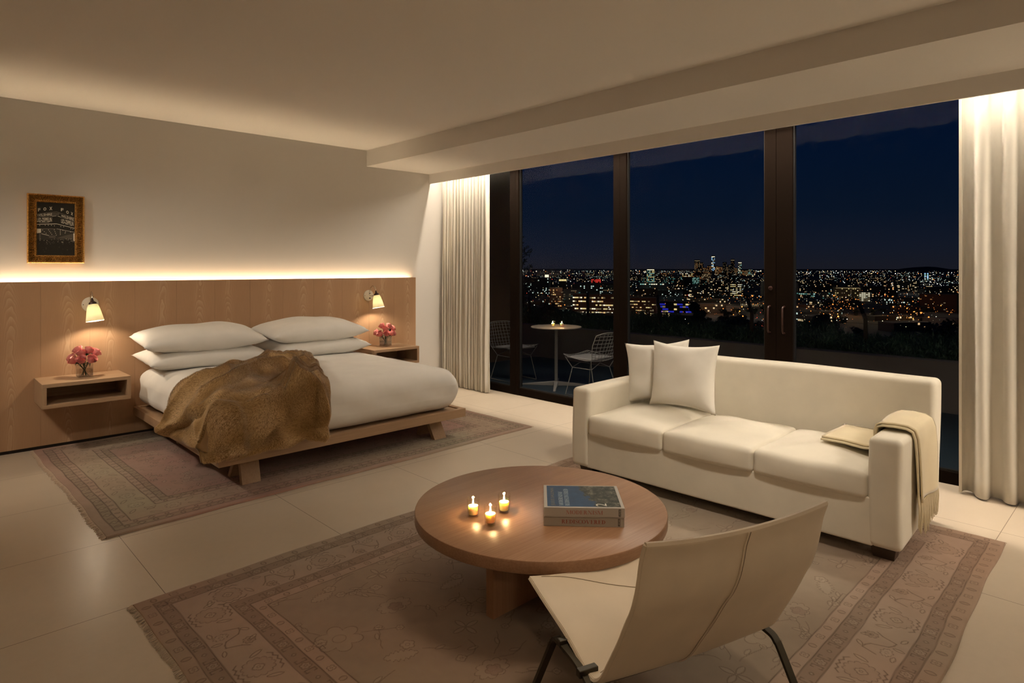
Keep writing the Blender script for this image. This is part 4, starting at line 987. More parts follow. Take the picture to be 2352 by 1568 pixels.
# ================================================================== FRAMED PICTURE
M['gilt'] = mat('gilded_frame', (.42, .19, .035), .42, .45)
def gilt():
    m = M['gilt']; n = noise(m, 160, 4, mapping(m)); lk(m, ramp(m, n.outputs[0], [(.35, (.17, .065, .012)), (.52, (.52, .26, .055)), (.72, (.85, .52, .16))]), bsdf(m).inputs['Base Color'])
gilt()
M['ph_dark'] = mat('photo_black', (.016, .014, .010), .35); M['ph_dark2'] = mat('photo_dark_grey', (.045, .040, .032), .35); M['ph_mid'] = mat('photo_grey', (.12, .105, .082), .35); M['ph_lite'] = mat('photo_pale', (.85, .80, .66), .35); M['ph_line'] = mat('photo_line', (.42, .38, .30), .35)
def picture():
    x0, x1, z0, z1 = .742, 1.139, 1.546, 2.124; W_, H_ = x1 - x0, z1 - z0; fw = .066
    t = thing('framed_picture', 'small black and white photograph in an ornate gold frame on the wall', 'picture', (x0, YB, z0))
    fr = MB(); prof = [(0, .004), (0, .046), (.004, .050), (.009, .048), (.013, .040), (.020, .034), (.030, .032), (.040, .031), (.048, .029), (.052, .033), (.057, .034), (.061, .028), (.066, .022), (.066, .010)]
    def side(p0, p1, inw):
        L = math.dist(p0, p1); n = int(L / .0028); d = ((p1[0] - p0[0]) / L, (p1[1] - p0[1]) / L)
        def fn(u, v):
            q = v * (len(prof) - 1); i = int(q); i = min(i, len(prof) - 2); f = q - i; w = prof[i][0] * (1 - f) + prof[i + 1][0] * f; h = prof[i][1] * (1 - f) + prof[i + 1][1] * f
            s = w + (L - 2 * w) * u
            if .012 < w < .050:
                g = (w - .031) / .018; c = s / .058; k = c - math.floor(c) - .5
                rad = math.hypot(k * 3.2, g); h += .009 * math.cos(9 * rad) * max(0, 1 - abs(g)) + .005 * math.sin(40 * k + 6 * g * (1 if int(c) % 2 else -1))
            elif .050 < w < .060: h += .0022 * math.sin(s * 2 * PI / .0095)
            return (p0[0] + d[0] * s + inw[0] * w, -h, p0[1] + d[1] * s + inw[1] * w)
        fr.grid(fn, n, 52)
    side((0, 0), (W_, 0), (0, 1)); side((W_, 0), (W_, H_), (-1, 0)); side((W_, H_), (0, H_), (0, -1)); side((0, H_), (0, 0), (1, 0))
    fr.build('frame', M['gilt'], t, smooth=50, weld=True)
    MB().box((.004, -.012, .004), (W_ - .004, -.001, H_ - .004)).build('backing_board', M['ph_dark'], t)
    ph = MB(); iw, ih = W_ - 2 * fw, H_ - 2 * fw; Y = -.0125
    def P(x, y): fx = (x - 222) / 813; yt = 245 + 45 * fx; return (fw + fx * iw, fw + ih * (1325 - y) / (1325 - yt))
    def poly(pts, mi, lay): ph.add([(P(*p)[0], Y - lay * .0002, P(*p)[1]) for p in pts], [tuple(range(len(pts)))[::-1]], mi)
    def line(a, b, w, mi, lay=6): poly([(a[0], a[1] - w / 2), (b[0], b[1] - w / 2), (b[0], b[1] + w / 2), (a[0], a[1] + w / 2)], mi, lay)
    def txt(s, q, mi=3, bold=.02):
        v, f = text_poly(s, bold); quad_map(v, f, [P(*p) for p in q], ph, mi, Y - .0016)
    ph.add([(fw - .002, Y, fw - .002), (W_ - fw + .002, Y, fw - .002), (W_ - fw + .002, Y, H_ - fw + .002), (fw - .002, Y, H_ - fw + .002)], [(3, 2, 1, 0)], 0)
    poly([(222, 790), (620, 790), (1035, 858), (1035, 1010), (222, 1010)], 1, 1)
    poly([(640, 980), (760, 940), (1035, 880), (1035, 1000)], 2, 2); poly([(222, 790), (312, 790), (312, 870), (222, 885)], 3, 3); poly([(275, 880), (305, 880), (303, 1010), (275, 1015)], 2, 3); poly([(1005, 880), (1035, 880), (1035, 1040), (1008, 1030)], 3, 3); poly([(480, 930), (620, 925), (620, 975), (480, 975)], 2, 3)
    for q in (('F', [(247, 440), (300, 436), (300, 374), (247, 376)]), ('O', [(362, 424), (422, 420), (422, 358), (362, 362)]), ('X', [(487, 414), (550, 412), (550, 344), (487, 348)]),
              ('F', [(733, 432), (790, 440), (792, 380), (735, 370)]), ('O', [(850, 478), (903, 492), (905, 432), (850, 420)]), ('X', [(952, 508), (998, 525), (1000, 464), (952, 448)]),
              ('WILSHIRE', [(228, 538), (545, 522), (545, 472), (228, 500)]), ('WILSHIRE', [(738, 546), (1018, 630), (1018, 572), (738, 500)]),
              ('LED-ZEPPELIN', [(230, 652), (540, 650), (540, 562), (230, 575)]), ('LED-ZEPPELIN', [(740, 668), (1010, 738), (1012, 650), (740, 590)])): txt(q[0], q[1], 3, .03 if len(q[0]) == 1 else .012)
    for a, b, w, mi in (((222, 492), (545, 458), 5, 4), ((545, 458), (640, 448), 5, 4), ((640, 448), (1035, 574), 5, 4), ((222, 552), (545, 538), 5, 4), ((545, 535), (640, 527), 8, 3), ((665, 532), (730, 552), 9, 3), ((730, 556), (1035, 645), 5, 4), ((222, 703), (640, 690), 11, 3), ((640, 690), (1035, 778), 10, 3), ((222, 790), (620, 790), 5, 4), ((640, 788), (1035, 858), 6, 3), ((545, 475), (700, 480), 4, 4), ((545, 492), (700, 495), 4, 4), ((545, 508), (690, 510), 4, 4), ((275, 668), (480, 664), 7, 4), ((320, 890), (480, 928), 9, 3)): line(a, b, w, mi)
    dots = [(285, 725), (400, 720), (465, 720), (530, 718), (595, 730), (732, 742), (795, 750), (950, 785), (998, 795)] + [(345 + 36 * k, 815 + 34 * k) for k in range(3)] + [(468 + 24 * k, 813 + 30 * k) for k in range(4)] + [(592 + 14 * k, 812 + 35 * k) for k in range(4)] + [(720, 815 + 30 * k) for k in range(4)] + [(833 - 8 * k, 850 + 26 * k) for k in range(2)] + [(775, 820), (945, 850)]
    for (a, b) in dots: poly([(a + 8 * math.cos(k * PI / 3), b + 8 * math.sin(k * PI / 3)) for k in range(6)][::-1], 3, 7)
    r_ = random.Random(5)
    for k in range(90):
        a = 240 + 780 * r_.random() ** .8; b = 990 + 110 * r_.random() ** 1.5; w = r_.uniform(3, 9); h = r_.uniform(4, 14); poly([(a - w, b), (a, b - h), (a + w, b), (a, b + h)], r_.choice((1, 2, 2, 4, 3)), 4)
    for k in range(26):
        a = 300 + 720 * r_.random(); b = 1140 + 170 * r_.random(); w = r_.uniform(2, 6); h = r_.uniform(6, 22); poly([(a - w, b), (a, b - h), (a + w, b), (a, b + h)], r_.choice((1, 1, 2)), 4)
    ph.build('photograph', [M['ph_dark'], M['ph_dark2'], M['ph_mid'], M['ph_lite'], M['ph_line']], t)
picture()

# ================================================================== ROSES IN GLASS VASES
def rose_head_mesh(seed, r=.037):
    rr_ = random.Random(seed); mb = MB(); tone = []
    n = 30
    for k in range(n):
        t = k / (n - 1); th = k * 2.399963 + rr_.uniform(-.2, .2); rad = r * (.12 + .74 * t ** .8); hgt = r * (1.75 - .30 * t); wd = .95 + .25 * t; curl = r * (.03 + .26 * t ** 1.8)
        o = len(mb.v); nu, nv = 8, 6
        def fn(u, v):
            a = (2 * u - 1); ang = th + a * wd * (1 - .12 * v * v); b = math.sin(min(1, v * 1.25) * PI / 2)
            R_ = rad * (.25 + .75 * b) + curl * max(0, v - .68) ** 1.3 * 3.0; z = -r * .85 + hgt * v * (1 - .10 * a * a) - curl * max(0, v - .75) * 1.4
            R_ *= 1 + .04 * math.sin(5 * a + k)
            return (R_ * math.cos(ang), R_ * math.sin(ang), z + r * .05 * math.sin(4 * a + k * 2) * v)
        mb.grid(fn, nu, nv)
        for j in range(nv + 1):
            for i in range(nu + 1): tone.append(max(0, min(1, .25 + .45 * (j / nv) ** 1.5 + .25 * t + rr_.uniform(-.03, .03))))
    me = mb.mesh('rose_petals', M['petal'], 180); at = me.attributes.new('tone', 'FLOAT', 'POINT'); at.data.foreach_set('value', tone); return me
heads = [rose_head_mesh(s) for s in (1, 2, 3, 4)]
calyx = MB().lathe([(0, -.042), (.004, -.040), (.010, -.032), (.016, -.022), (.014, -.018)], 12)
for k in range(5):
    a = k * 2 * PI / 5; c_, s_ = math.cos(a), math.sin(a); calyx.add([(c_ * .012 - s_ * .005, s_ * .012 + c_ * .005, -.026), (c_ * .012 + s_ * .005, s_ * .012 - c_ * .005, -.026), (c_ * .036, s_ * .036, -.040)], [(0, 1, 2)])
calyx_me = calyx.mesh('calyx', M['leaf'], 60)
def rose(base, head, aim, scale, label, seed, group):
    t = thing('rose', label, 'flower', base, 0, group); b, h = Vector(base), Vector(head); d = Vector(aim).normalized(); rot = Vector((0, 0, 1)).rotation_difference(d).to_matrix().to_4x4()
    o = bpy.data.objects.new('flower_head', heads[seed % 4]); C.objects.link(o); o.parent = t; o.matrix_local = Matrix.Translation(h - b) @ rot @ Matrix.Rotation(seed * 1.3, 4, 'Z') @ Matrix.Scale(scale, 4)
    c = bpy.data.objects.new('calyx', calyx_me); C.objects.link(c); c.parent = t; c.matrix_local = Matrix.Translation(h - b) @ rot @ Matrix.Scale(scale, 4)
    e = h - b - d * .036 * scale; MB().tube([(0, 0, 0), tuple(e * .5 + Vector((0, 0, .004))), tuple(e)], .0028, 7).build('stem', M['stem'], t, smooth=60)
    for k in range(2):
        lf = MB()
        f = .60 + .2 * k; p = e * f; a = seed * 2.1 + k * 2.4; u = Vector((math.cos(a), math.sin(a), .15)) * .026; w = Vector((-math.sin(a), math.cos(a), 0)) * .009
        lf.add([tuple(p), tuple(p + u * .5 + w), tuple(p + u), tuple(p + u * .5 - w)], [(0, 1, 2, 3)])
        lf.build('leaf', M['leaf'], t)
def vase(cx, cy, z, rz, label, hs, side, lab):
    t = thing('vase', label, 'vase', (cx, cy, z), rz); s = .0515; h = .112; g = MB(); w = .004
    g.box((-s, -s, 0), (s, s, .008)); g.box((-s, -s, .008), (s, -s + w, h)); g.box((-s, s - w, .008), (s, s, h)); g.box((-s, -s + w, .008), (-s + w, s - w, h)); g.box((s - w, -s + w, .008), (s, s - w, h))
    g.build('glass_body', M['glass'], t, bevel=.0012)
    MB().box((-s + w + .0005, -s + w + .0005, .0085), (s - w - .0005, s - w - .0005, .062)).build('water', M['water'], t)
    ca, sa = math.sin(TH), -math.cos(TH)   # camera-right direction in plan
    for k, (lat, hz, dep, lb) in enumerate(hs):
        hx = cx + lat * ca + dep * math.cos(TH); hy = cy + lat * sa + dep * math.sin(TH); aim = (hx - cx, hy - cy, .062) if abs(lat) + abs(dep) > .03 else (0, -.02, .06)
        bx = cx - (hx - cx) * .30; by = cy - (hy - cy) * .30; lim = .040
        bx = max(cx - lim, min(cx + lim, bx)); by = max(cy - lim, min(cy + lim, by))
        rose((bx, by, z + .011), (hx, hy, hz), aim, 1.12 if dep < 0 else 1.08, lb % lab, k + (0 if side < 0 else 3), 'pink roses in the %s vase' % ('left' if side < 0 else 'right'))
LB = ['pink rose at the left front of the %s', 'pink rose at the centre front of the %s', 'pink rose at the right front of the %s', 'pink rose at the far left of the %s', 'pink rose at the top left of the %s', 'pink rose at the top right of the %s', 'pink rose at the right rear of the %s', 'pink rose in the middle of the %s']
vase(1.095, 6.285, .5972, R(3), 'square clear glass vase of pink roses on the left nightstand', [(-.058, .738, -.055, LB[0]), (.014, .742, -.060, LB[1]), (.078, .742, -.030, LB[2]), (-.098, .750, -.005, LB[3]), (-.052, .815, .0, LB[4]), (.022, .812, .02, LB[5]), (.065, .790, .045, LB[6]), (-.012, .79, -.02, LB[7])], -1, 'left bouquet')
vase(4.035, 6.300, .5972, R(24), 'square clear glass vase of pink roses on the right nightstand', [(-.052, .744, -.055, LB[0]), (.022, .748, -.060, LB[1]), (.084, .750, -.030, LB[2]), (-.102, .755, -.005, LB[3]), (-.040, .832, .0, LB[4]), (.030, .830, .02, LB[5]), (.070, .80, .04, LB[6]), (.0, .80, -.02, LB[7])], 1, 'right bouquet')

# ================================================================== TERRACE
M['terr'] = mat('dark_terrace_paving', (.010, .020, .030), .6); M['parapet'] = mat('rendered_parapet', (.085, .068, .064), .85); M['wing'] = mat('brown_render', (.10, .06, .035), .85)
M['white_wire'] = mat('white_coated_wire', (.20, .18, .17), .45); M['white_top'] = mat('white_table_enamel', (.24, .20, .16), .35)
struct('terrace_floor', MB().box((XW + .09, -3, -.14), (7.9, 7.6, -.02)), M['terr'])
struct('terrace_parapet', MB().box((7.9, 1.45, -.14), (8.10, 9.8, .515)), M['parapet'])
struct('terrace_plinth', MB().box((7.9, -3, -.14), (8.10, 1.45, .04)), M['void'])
struct('terrace_side_wall', MB().box((XW + .35, 7.6, -.14), (7.45, 7.85, 3.3)).box((XW + .09, YB + .2, -.14), (XW + .35, 7.85, 3.3)), M['wing'])
bt = thing('bistro_table', 'small round white pedestal table on the terrace outside the glass', 'table', (6.13, 5.53, -.02))
MB().lathe([(0, .752), (.325, .752), (.33, .756), (.33, .762), (.327, .765), (0, .765)], 64).build('table_top', M['white_top'], bt, smooth=40)
MB().lathe([(.022, .03), (.022, .74), (.06, .752)], 20).build('column', M['white_wire'], bt, smooth=40)
bs_ = MB()
for a in (219, 129, 39, -51):
    c_, s_ = math.cos(R(a)), math.sin(R(a)); bs_.add([(c_ * .01 - s_ * .03, s_ * .01 + c_ * .03, .0), (c_ * .01 + s_ * .03, s_ * .01 - c_ * .03, .0), (c_ * .46 + s_ * .014, s_ * .46 - c_ * .014, 0), (c_ * .46 - s_ * .014, s_ * .46 + c_ * .014, 0),
        (c_ * .01 - s_ * .03, s_ * .01 + c_ * .03, .055), (c_ * .01 + s_ * .03, s_ * .01 - c_ * .03, .055), (c_ * .46 + s_ * .014, s_ * .46 - c_ * .014, .014), (c_ * .46 - s_ * .014, s_ * .46 + c_ * .014, .014)],
        [(0, 3, 2, 1), (4, 5, 6, 7), (0, 1, 5, 4), (1, 2, 6, 5), (2, 3, 7, 6), (3, 0, 4, 7)])
bs_.build('cross_base', M['white_wire'], bt, bevel=.004)
votive('lit votive candle on the terrace table, the left one', (6.05, 5.515, .7455), .95, 'votive candles on the terrace table', 2.6)
votive('lit votive candle on the terrace table, the right one', (6.135, 5.437, .7455), .95, 'votive candles on the terrace table', 2.6)
def wire_chair(label, loc, rz):
    t = thing('wire_chair', label, 'chair', loc, rz, 'white wire chairs on the terrace')
    pf = [(.26, .462), (.20, .452), (.08, .434), (-.06, .420), (-.16, .418), (-.215, .440), (-.245, .50), (-.275, .58), (-.305, .66), (-.33, .735), (-.345, .775)]
    def S(a, v):
        q = v * (len(pf) - 1); i = min(int(q), len(pf) - 2); f = q - i
        def cr(k):
            p0, p1, p2, p3 = pf[max(0, i - 1)][k], pf[i][k], pf[i + 1][k], pf[min(len(pf) - 1, i + 2)][k]; return .5 * (2 * p1 + (p2 - p0) * f + (2 * p0 - 5 * p1 + 4 * p2 - p3) * f * f + (3 * p1 - p0 - 3 * p2 + p3) * f ** 3)
        y, z = cr(0), cr(1); hw = .265 - .03 * max(0, v - .6) / .4 - .035 * max(0, .15 - v) / .15 - .02 * math.exp(-((v - .5) / .12) ** 2)
        z += (.028 * a * a) * (1 - min(1, max(0, v - .45) * 4)); y += .075 * a * a * min(1, max(0, v - .42) * 3); z -= .03 * a ** 4 * max(0, v - .9) * 10; y -= .02 * a ** 4 * max(0, .1 - v) * 10
        return (a * hw, y, z)
    w = MB()
    for k in range(11):
        a = -1 + 2 * k / 10; w.tube([S(a, i / 36) for i in range(37)], .0045 if k in (0, 10) else .0026, 5)
    for k in range(19):
        v = k / 18; w.tube([S(-1 + 2 * i / 12, v) for i in range(13)], .0045 if k in (0, 18) else .0026, 5)
    w.build('wire_shell', M['white_wire'], t, smooth=80)
    MB().rbox((0, .03, .447), (.40, .38, .022), .010, 8, lambda x, y, z: (x, y, z + .06 * y * y * (1 if y > 0 else .2) + .03 * x * x)).build('seat_pad', M['white_wire'], t, smooth=180, weld=True)
    for sg in (-1, 1):
        kn = [(sg * .175, .15, .325), (sg * .175, -.14, .325)]
        w = MB(); w.tube([(sg * .235, .215, .455), kn[0], (sg * .225, .215, .0), (sg * .225, .205, -.0), (sg * .225, -.225, .0), (sg * .225, -.23, .004), kn[1], (sg * .235, -.18, .43)], .0055, 6); w.tube(kn, .0045, 6)
        w.build('leg_frame', M['white_wire'], t, smooth=50, loc=(0, 0, .006))
    w = MB(); w.tube([(-.175, .15, .331), (0, .13, .40), (.175, .15, .331)], .0045, 6); w.tube([(-.175, -.14, .331), (0, -.13, .395), (.175, -.14, .331)], .0045, 6); w.build('cross_rod', M['white_wire'], t, smooth=50)
    return t
wire_chair('white wire mesh chair behind the left window frame, back to the side wall', (6.04, 6.23, -.02), R(180 - 6))
wire_chair('white wire mesh chair on the near side of the terrace table, beside the sofa arm', (5.985, 4.83, -.02), R(1))

# planting in the parapet planter
struct('planter_soil', MB().box((8.10, -2.5, -.3), (8.75, 9.8, .42)), M['void'])
M['hedge'] = mat('dark_hedge_leaf', (.020, .052, .032), .6)
def blades(n, w, d, h, seed, bl=.048, up=1.0):
    r_ = random.Random(seed); mb = MB()
    for k in range(n):
        x = r_.uniform(-w, w); y = r_.uniform(-d, d); z = h * r_.random() ** .8 * (1 - .35 * abs(x / w)); L = bl * r_.uniform(.5, 1.3); dr = Vector((r_.gauss(0, .5), r_.gauss(0, .5), up * r_.random() + .1)).normalized(); s = dr.cross(Vector((r_.gauss(0, 1), r_.gauss(0, 1), r_.gauss(0, 1)))).normalized() * L * .13
        p = Vector((x, y, z)); mb.add([tuple(p - s), tuple(p + s), tuple(p + dr * L)], [(0, 1, 2)])
    return mb
sh0 = None; ys = [9.3, 8.55, 7.8, 7.05, 6.3, 5.55, 4.8, 4.05, 3.3, 2.55, 1.85, 1.2]
for k, y in enumerate(ys):
    if k < 3:
        o = blades(5200, .30, .42, .24 + .03 * k, 40 + k).build('shrub', M['hedge'], None); o.location = (8.42, y, .42)
        if k == 0: protos = []
        protos.append(o)
    else: o = protos[k % 3].copy(); C.objects.link(o); o.location = (8.42, y, .42); o.rotation_euler = (0, 0, PI if k % 2 else 0)
    o.scale = (1, 1, rng.uniform(1.1, 1.4)); tag(o, 'dark leafy shrub in the planter along the terrace parapet, %s from the left' % ('first', 'second', 'third', 'fourth', 'fifth', 'sixth', 'seventh', 'eighth', 'ninth', 'tenth', 'eleventh', 'twelfth')[k], 'shrub', 'shrubs along the terrace parapet')
M['post'] = mat('dark_fence_metal', (.02, .014, .010), .5, .4)
fe = thing('fence', 'dark wire fence with cranked posts rising out of the hedge beyond the terrace', 'fence', (8.3, 0, 0))
fys = [8.15, 6.77, 5.38, 3.92, 2.51, 1.1]
for y in fys:
    mb = MB(); mb.flatbar([(0, y, .30), (0, y, .84), (0, y, .90), (.02, y + .03, .95), (.16, y + .13, 1.08)], .045, .02, (0, 1, 0)); mb.build('fence_post', M['post'], fe, bevel=.002)
for k, (dx, dy, z) in enumerate(((.0, 0, .84), (.03, .04, .955), (.09, .08, 1.015), (.15, .12, 1.07))):
    MB().tube([(dx, 9.6 + dy, z), (dx, -1.0 + dy, z)], .0022, 5).build('fence_wire', M['post'], fe)

# ================================================================== TREES BEYOND THE TERRACE
M['tree'] = mat('dark_tree_leaf', (.022, .030, .014), .7); M['bark'] = mat('dark_bark', (.02, .015, .01), .9)
CT, ST = math.cos(TH), math.sin(TH)
def far(px, dist, y):
    # point seen in bearing px / height y at forward distance dist (metres)
    u = (px - 1176) / F_PX; return Vector((dist * (CT + u * ST), dist * (ST - u * CT), EYE + (HOR - y) / F_PX * dist))
def leafy(n, r, seed, ll=.10, flat=1.0, lobes=9):
    r_ = random.Random(seed); mb = MB(); cs = [(Vector((r_.gauss(0, .45), r_.gauss(0, .45), r_.gauss(0, .40) * flat)) * r, r * r_.uniform(.28, .5)) for _ in range(lobes)]
    for k in range(n):
        c, q = r_.choice(cs); d = Vector((r_.gauss(0, 1), r_.gauss(0, 1), r_.gauss(0, 1))).normalized(); p = c + d * q * r_.uniform(.6, 1.05); a = Vector((r_.gauss(0, 1), r_.gauss(0, 1), r_.gauss(0, 1))).normalized(); b = d.cross(a).normalized() * ll * .4
        a = a * ll * r_.uniform(.6, 1.2); mb.add([tuple(p - b), tuple(p + a * .5), tuple(p + b), tuple(p - a * .5)], [(0, 1, 2, 3)])
    return mb
def tree(px, dist, ytop, r, label, seed, n=1700, ll=.25, zt=None, flat=1.0):
    top = far(px, dist, ytop); base_z = top.z - r * 2.2 - 3
    t = thing('tree', label, 'tree', (top.x, top.y, base_z)); hz = top.z - base_z - r * .9
    m = leafy(n, r, seed, ll, flat); m.v = [(a, b, c + hz) for a, b, c in m.v]; m.build('foliage', M['tree'], t)
    MB().tube([(0, 0, 0), (r * .04, 0, hz * .5), (0, r * .05, hz)], [r * .09, r * .07, r * .03], 8).build('trunk', M['bark'], t, smooth=60); return t
tree(1250, 26, 694, 1.15, 'dark round tree behind the left terrace chair, beyond the hedge', 61)
tree(1296, 30, 703, .95, 'dark tree beyond the hedge, seen above the terrace candles', 62)
tree(1222, 22, 716, .95, 'small dark tree beyond the hedge at the left window frame', 66)
tree(1350, 36, 726, .9, 'low dark tree beyond the hedge, left of the second window post', 67)
tree(1612, 60, 706, 1.1, 'low dark tree in front of the blue lit building', 63, ll=.35)
tree(1690, 48, 712, 1.7, 'dark tree top beyond the hedge, left of the door pulls', 64, ll=.3)
tree(2165, 40, 722, 1.9, 'dark tree beyond the hedge near the right curtain', 65, ll=.3)
tree(1880, 70, 716, 1.6, 'low dark tree beyond the hedge, right of the door pulls', 68, ll=.35)
# slender feathery tree close to the left window post
def feather():
    t = thing('olive_tree', 'slender feathery dark tree seen beside the left window frame', 'tree', (8.9, 8.95, -.6)); r_ = random.Random(9); fo = MB(); br = MB()
    br.tube([(0, 0, 0), (.03, -.05, 1.0), (-.02, -.02, 2.0), (.02, .03, 2.75)], [.035, .028, .018, .006], 7)
    for k in range(34):
        z = 1.1 + 1.65 * k / 34; a = r_.uniform(0, 6.28); L = (.55 - .42 * (z - 1.1) / 1.7) * r_.uniform(.6, 1.1); d = Vector((math.cos(a), math.sin(a), .45)); p0 = Vector((0, 0, z)); P = [p0 + d * L * q / 5 + Vector((0, 0, -.03 * q * q / 25)) for q in range(6)]; br.tube([tuple(p) for p in P], [.007, .006, .005, .004, .003, .0015], 5)
        for q in range(26):
            f = r_.uniform(.2, 1); p = p0 + d * L * f; e = Vector((r_.gauss(0, 1), r_.gauss(0, 1), r_.gauss(.3, .8))).normalized() * r_.uniform(.04, .085); w = e.cross(Vector((r_.gauss(0, 1), r_.gauss(0, 1), 1))).normalized() * .008; fo.add([tuple(p), tuple(p + e * .5 + w), tuple(p + e), tuple(p + e * .5 - w)], [(0, 1, 2, 3)])
    fo.build('foliage', M['tree'], t); br.build('branches', M['bark'], t, smooth=60)
feather()

# ================================================================== THE CITY BELOW
GZ = -58.5
M['ground'] = mat('city_ground', (.050, .042, .030), .95)
struct('city_ground', MB().box((120, -30000, GZ - 2), (60000, 60000, GZ)), M['ground'])
hillm = MB(); hp = []
for px, yy in ((1985, 627), (2040, 622), (2075, 616), (2100, 613.5), (2130, 612), (2150, 613), (2170, 616), (2195, 620), (2230, 618), (2270, 625)): hp.append(far(px, 9500, yy))
fr_ = [far(p, 8600, 634) for p in (1985, 2040, 2075, 2100, 2130, 2150, 2170, 2195, 2230, 2270)]; bk = [far(p, 10600, 634) for p in (1985, 2040, 2075, 2100, 2130, 2150, 2170, 2195, 2230, 2270)]
for row in (fr_, bk):
    for p in row: p.z = GZ
vv = [tuple(p) for p in fr_ + hp + bk]; n_ = len(hp); hillm.add(vv, [(i, i + 1, n_ + i + 1, n_ + i) for i in range(n_ - 1)] + [(n_ + i, n_ + i + 1, 2 * n_ + i + 1, 2 * n_ + i) for i in range(n_ - 1)])
hl = hillm.build('hill', mat('hill_scrub', (.02, .02, .025), .95), None, smooth=180); tag(hl, 'low dark hill on the horizon at the right behind the city', 'hill')

WIN = {}
def winmat(k):
    cols = {'warm': ((1, .62, .25), .9), 'yellow': ((1, .78, .34), .85), 'white': ((1, .88, .62), 1.15), 'cool': ((.55, 1, .85), .55), 'dimw': ((.9, .66, .36), .20), 'blue': ((.05, .06, 1), .38), 'red': ((1, .06, .04), .7), 'sky': ((.35, .65, 1), 1.1), 'teal': ((.3, .9, .75), .22), 'amber': ((1, .42, .14), .35)}
    if k not in WIN: c, s = cols[k]; WIN[k] = emis('lit_window_' + k, c, s)
    return WIN[k]
WME = {}
def wmesh(k):
    if k not in WME: WME[k] = MB().box((0, -.5, 0), (1, 0, 1)).mesh('lit_window', winmat(k))
    return WME[k]
def facade(name, c0, dens, lit):
    # dark facade whose rooms are lit here and there (a pattern of lit windows)
    m = mat(name, c0, .85); g = nd(m, 'ShaderNodeNewGeometry'); s = nd(m, 'ShaderNodeSeparateXYZ'); lk(m, g.outputs['Position'], s.inputs[0])
    h = math_(m, 'DIVIDE', math_(m, 'SUBTRACT', s.outputs['X'], s.outputs['Y']), 5.0); zz = math_(m, 'DIVIDE', s.outputs['Z'], 3.6)
    cv = nd(m, 'ShaderNodeCombineXYZ'); lk(m, math_(m, 'FLOOR', h), cv.inputs[0]); lk(m, math_(m, 'FLOOR', zz), cv.inputs[1])
    w = nd(m, 'ShaderNodeTexWhiteNoise', noise_dimensions='2D'); lk(m, cv.outputs[0], w.inputs['Vector'])
    on = math_(m, 'GREATER_THAN', w.outputs['Value'], 1 - dens); fx = math_(m, 'GREATER_THAN', math_(m, 'FRACT', h), .35); fz = math_(m, 'GREATER_THAN', math_(m, 'FRACT', zz), .45)
    sn = nd(m, 'ShaderNodeSeparateXYZ'); lk(m, g.outputs['Normal'], sn.inputs[0]); side = math_(m, 'LESS_THAN', math_(m, 'ABSOLUTE', sn.outputs['Z']), .5)
    e = math_(m, 'MULTIPLY', math_(m, 'MULTIPLY', on, fx), math_(m, 'MULTIPLY', fz, side)); b = bsdf(m); b.inputs['Emission Color'].default_value = (*lit, 1)
    lk(m, math_(m, 'MULTIPLY', e, .8), b.inputs['Emission Strength']); return m
M['bd'] = mat('dark_facade', (.055, .042, .032), .85); M['bd_gray'] = mat('grey_facade', (.12, .12, .11), .85); M['bd_beige'] = mat('beige_facade', (.30, .23, .13), .85); M['bd_pale'] = mat('pale_concrete_facade', (.15, .14, .125), .85); M['bd_red'] = mat('brown_facade', (.09, .035, .022), .85)
def building(label, px0, px1, ytop, dist, mt='bd', rows=0, cols=0, prob=.5, kinds=('warm',), yaw=0, depth=None, win=(.7, .45), y0=.05, name='building', cat='building', ybot=None, seed=0, crown=None, group=None):
    if ybot and dist < 1500: dist = 87120 / (ybot + 2 - HOR)
    wd = (px1 - px0) / F_PX * dist; pc = (px0 + px1) / 2; b = far(pc, dist, ytop); H = b.z - GZ; dp = depth or wd * .6; r_ = random.Random(seed + int(px0))
    u = (pc - 1176) / F_PX; rz = TH - R(90) + math.atan2(-u, 1) + R(yaw)
    t = thing(name, label, cat, (b.x, b.y, GZ), rz, group)
    MB().box((-wd / 2, 0, 0), (wd / 2, dp, H)).build('walls', M[mt], t)
    MB().box((-wd / 2 - wd * .01, -wd * .005, H), (wd / 2 + wd * .01, dp, H + max(.4, H * .012))).build('roof', M['bd'], t)
    vis = H if ybot is None else (ybot - ytop) / F_PX * dist
    cells = [(i, j) for i in range(rows) for j in range(cols)]; r_.shuffle(cells); cells = [c for c in cells if r_.random() < prob][:98]
    for i, j in cells:
        k = r_.choice(kinds); o = bpy.data.objects.new('window', wmesh(k)); C.objects.link(o); o.parent = t; cw = wd / cols; ch = vis * (1 - y0) / rows
        o.location = (-wd / 2 + cw * (j + (1 - win[0]) / 2), -.05, H - vis * y0 - ch * (i + 1) + ch * (1 - win[1]) / 2); o.scale = (cw * win[0], 1, ch * win[1])
    if crown: o = bpy.data.objects.new('lit_crown', wmesh(crown)); C.objects.link(o); o.parent = t; o.location = (-wd * .45, -.3, H - vis * .10); o.scale = (wd * .9, 1, vis * .05)
    return t
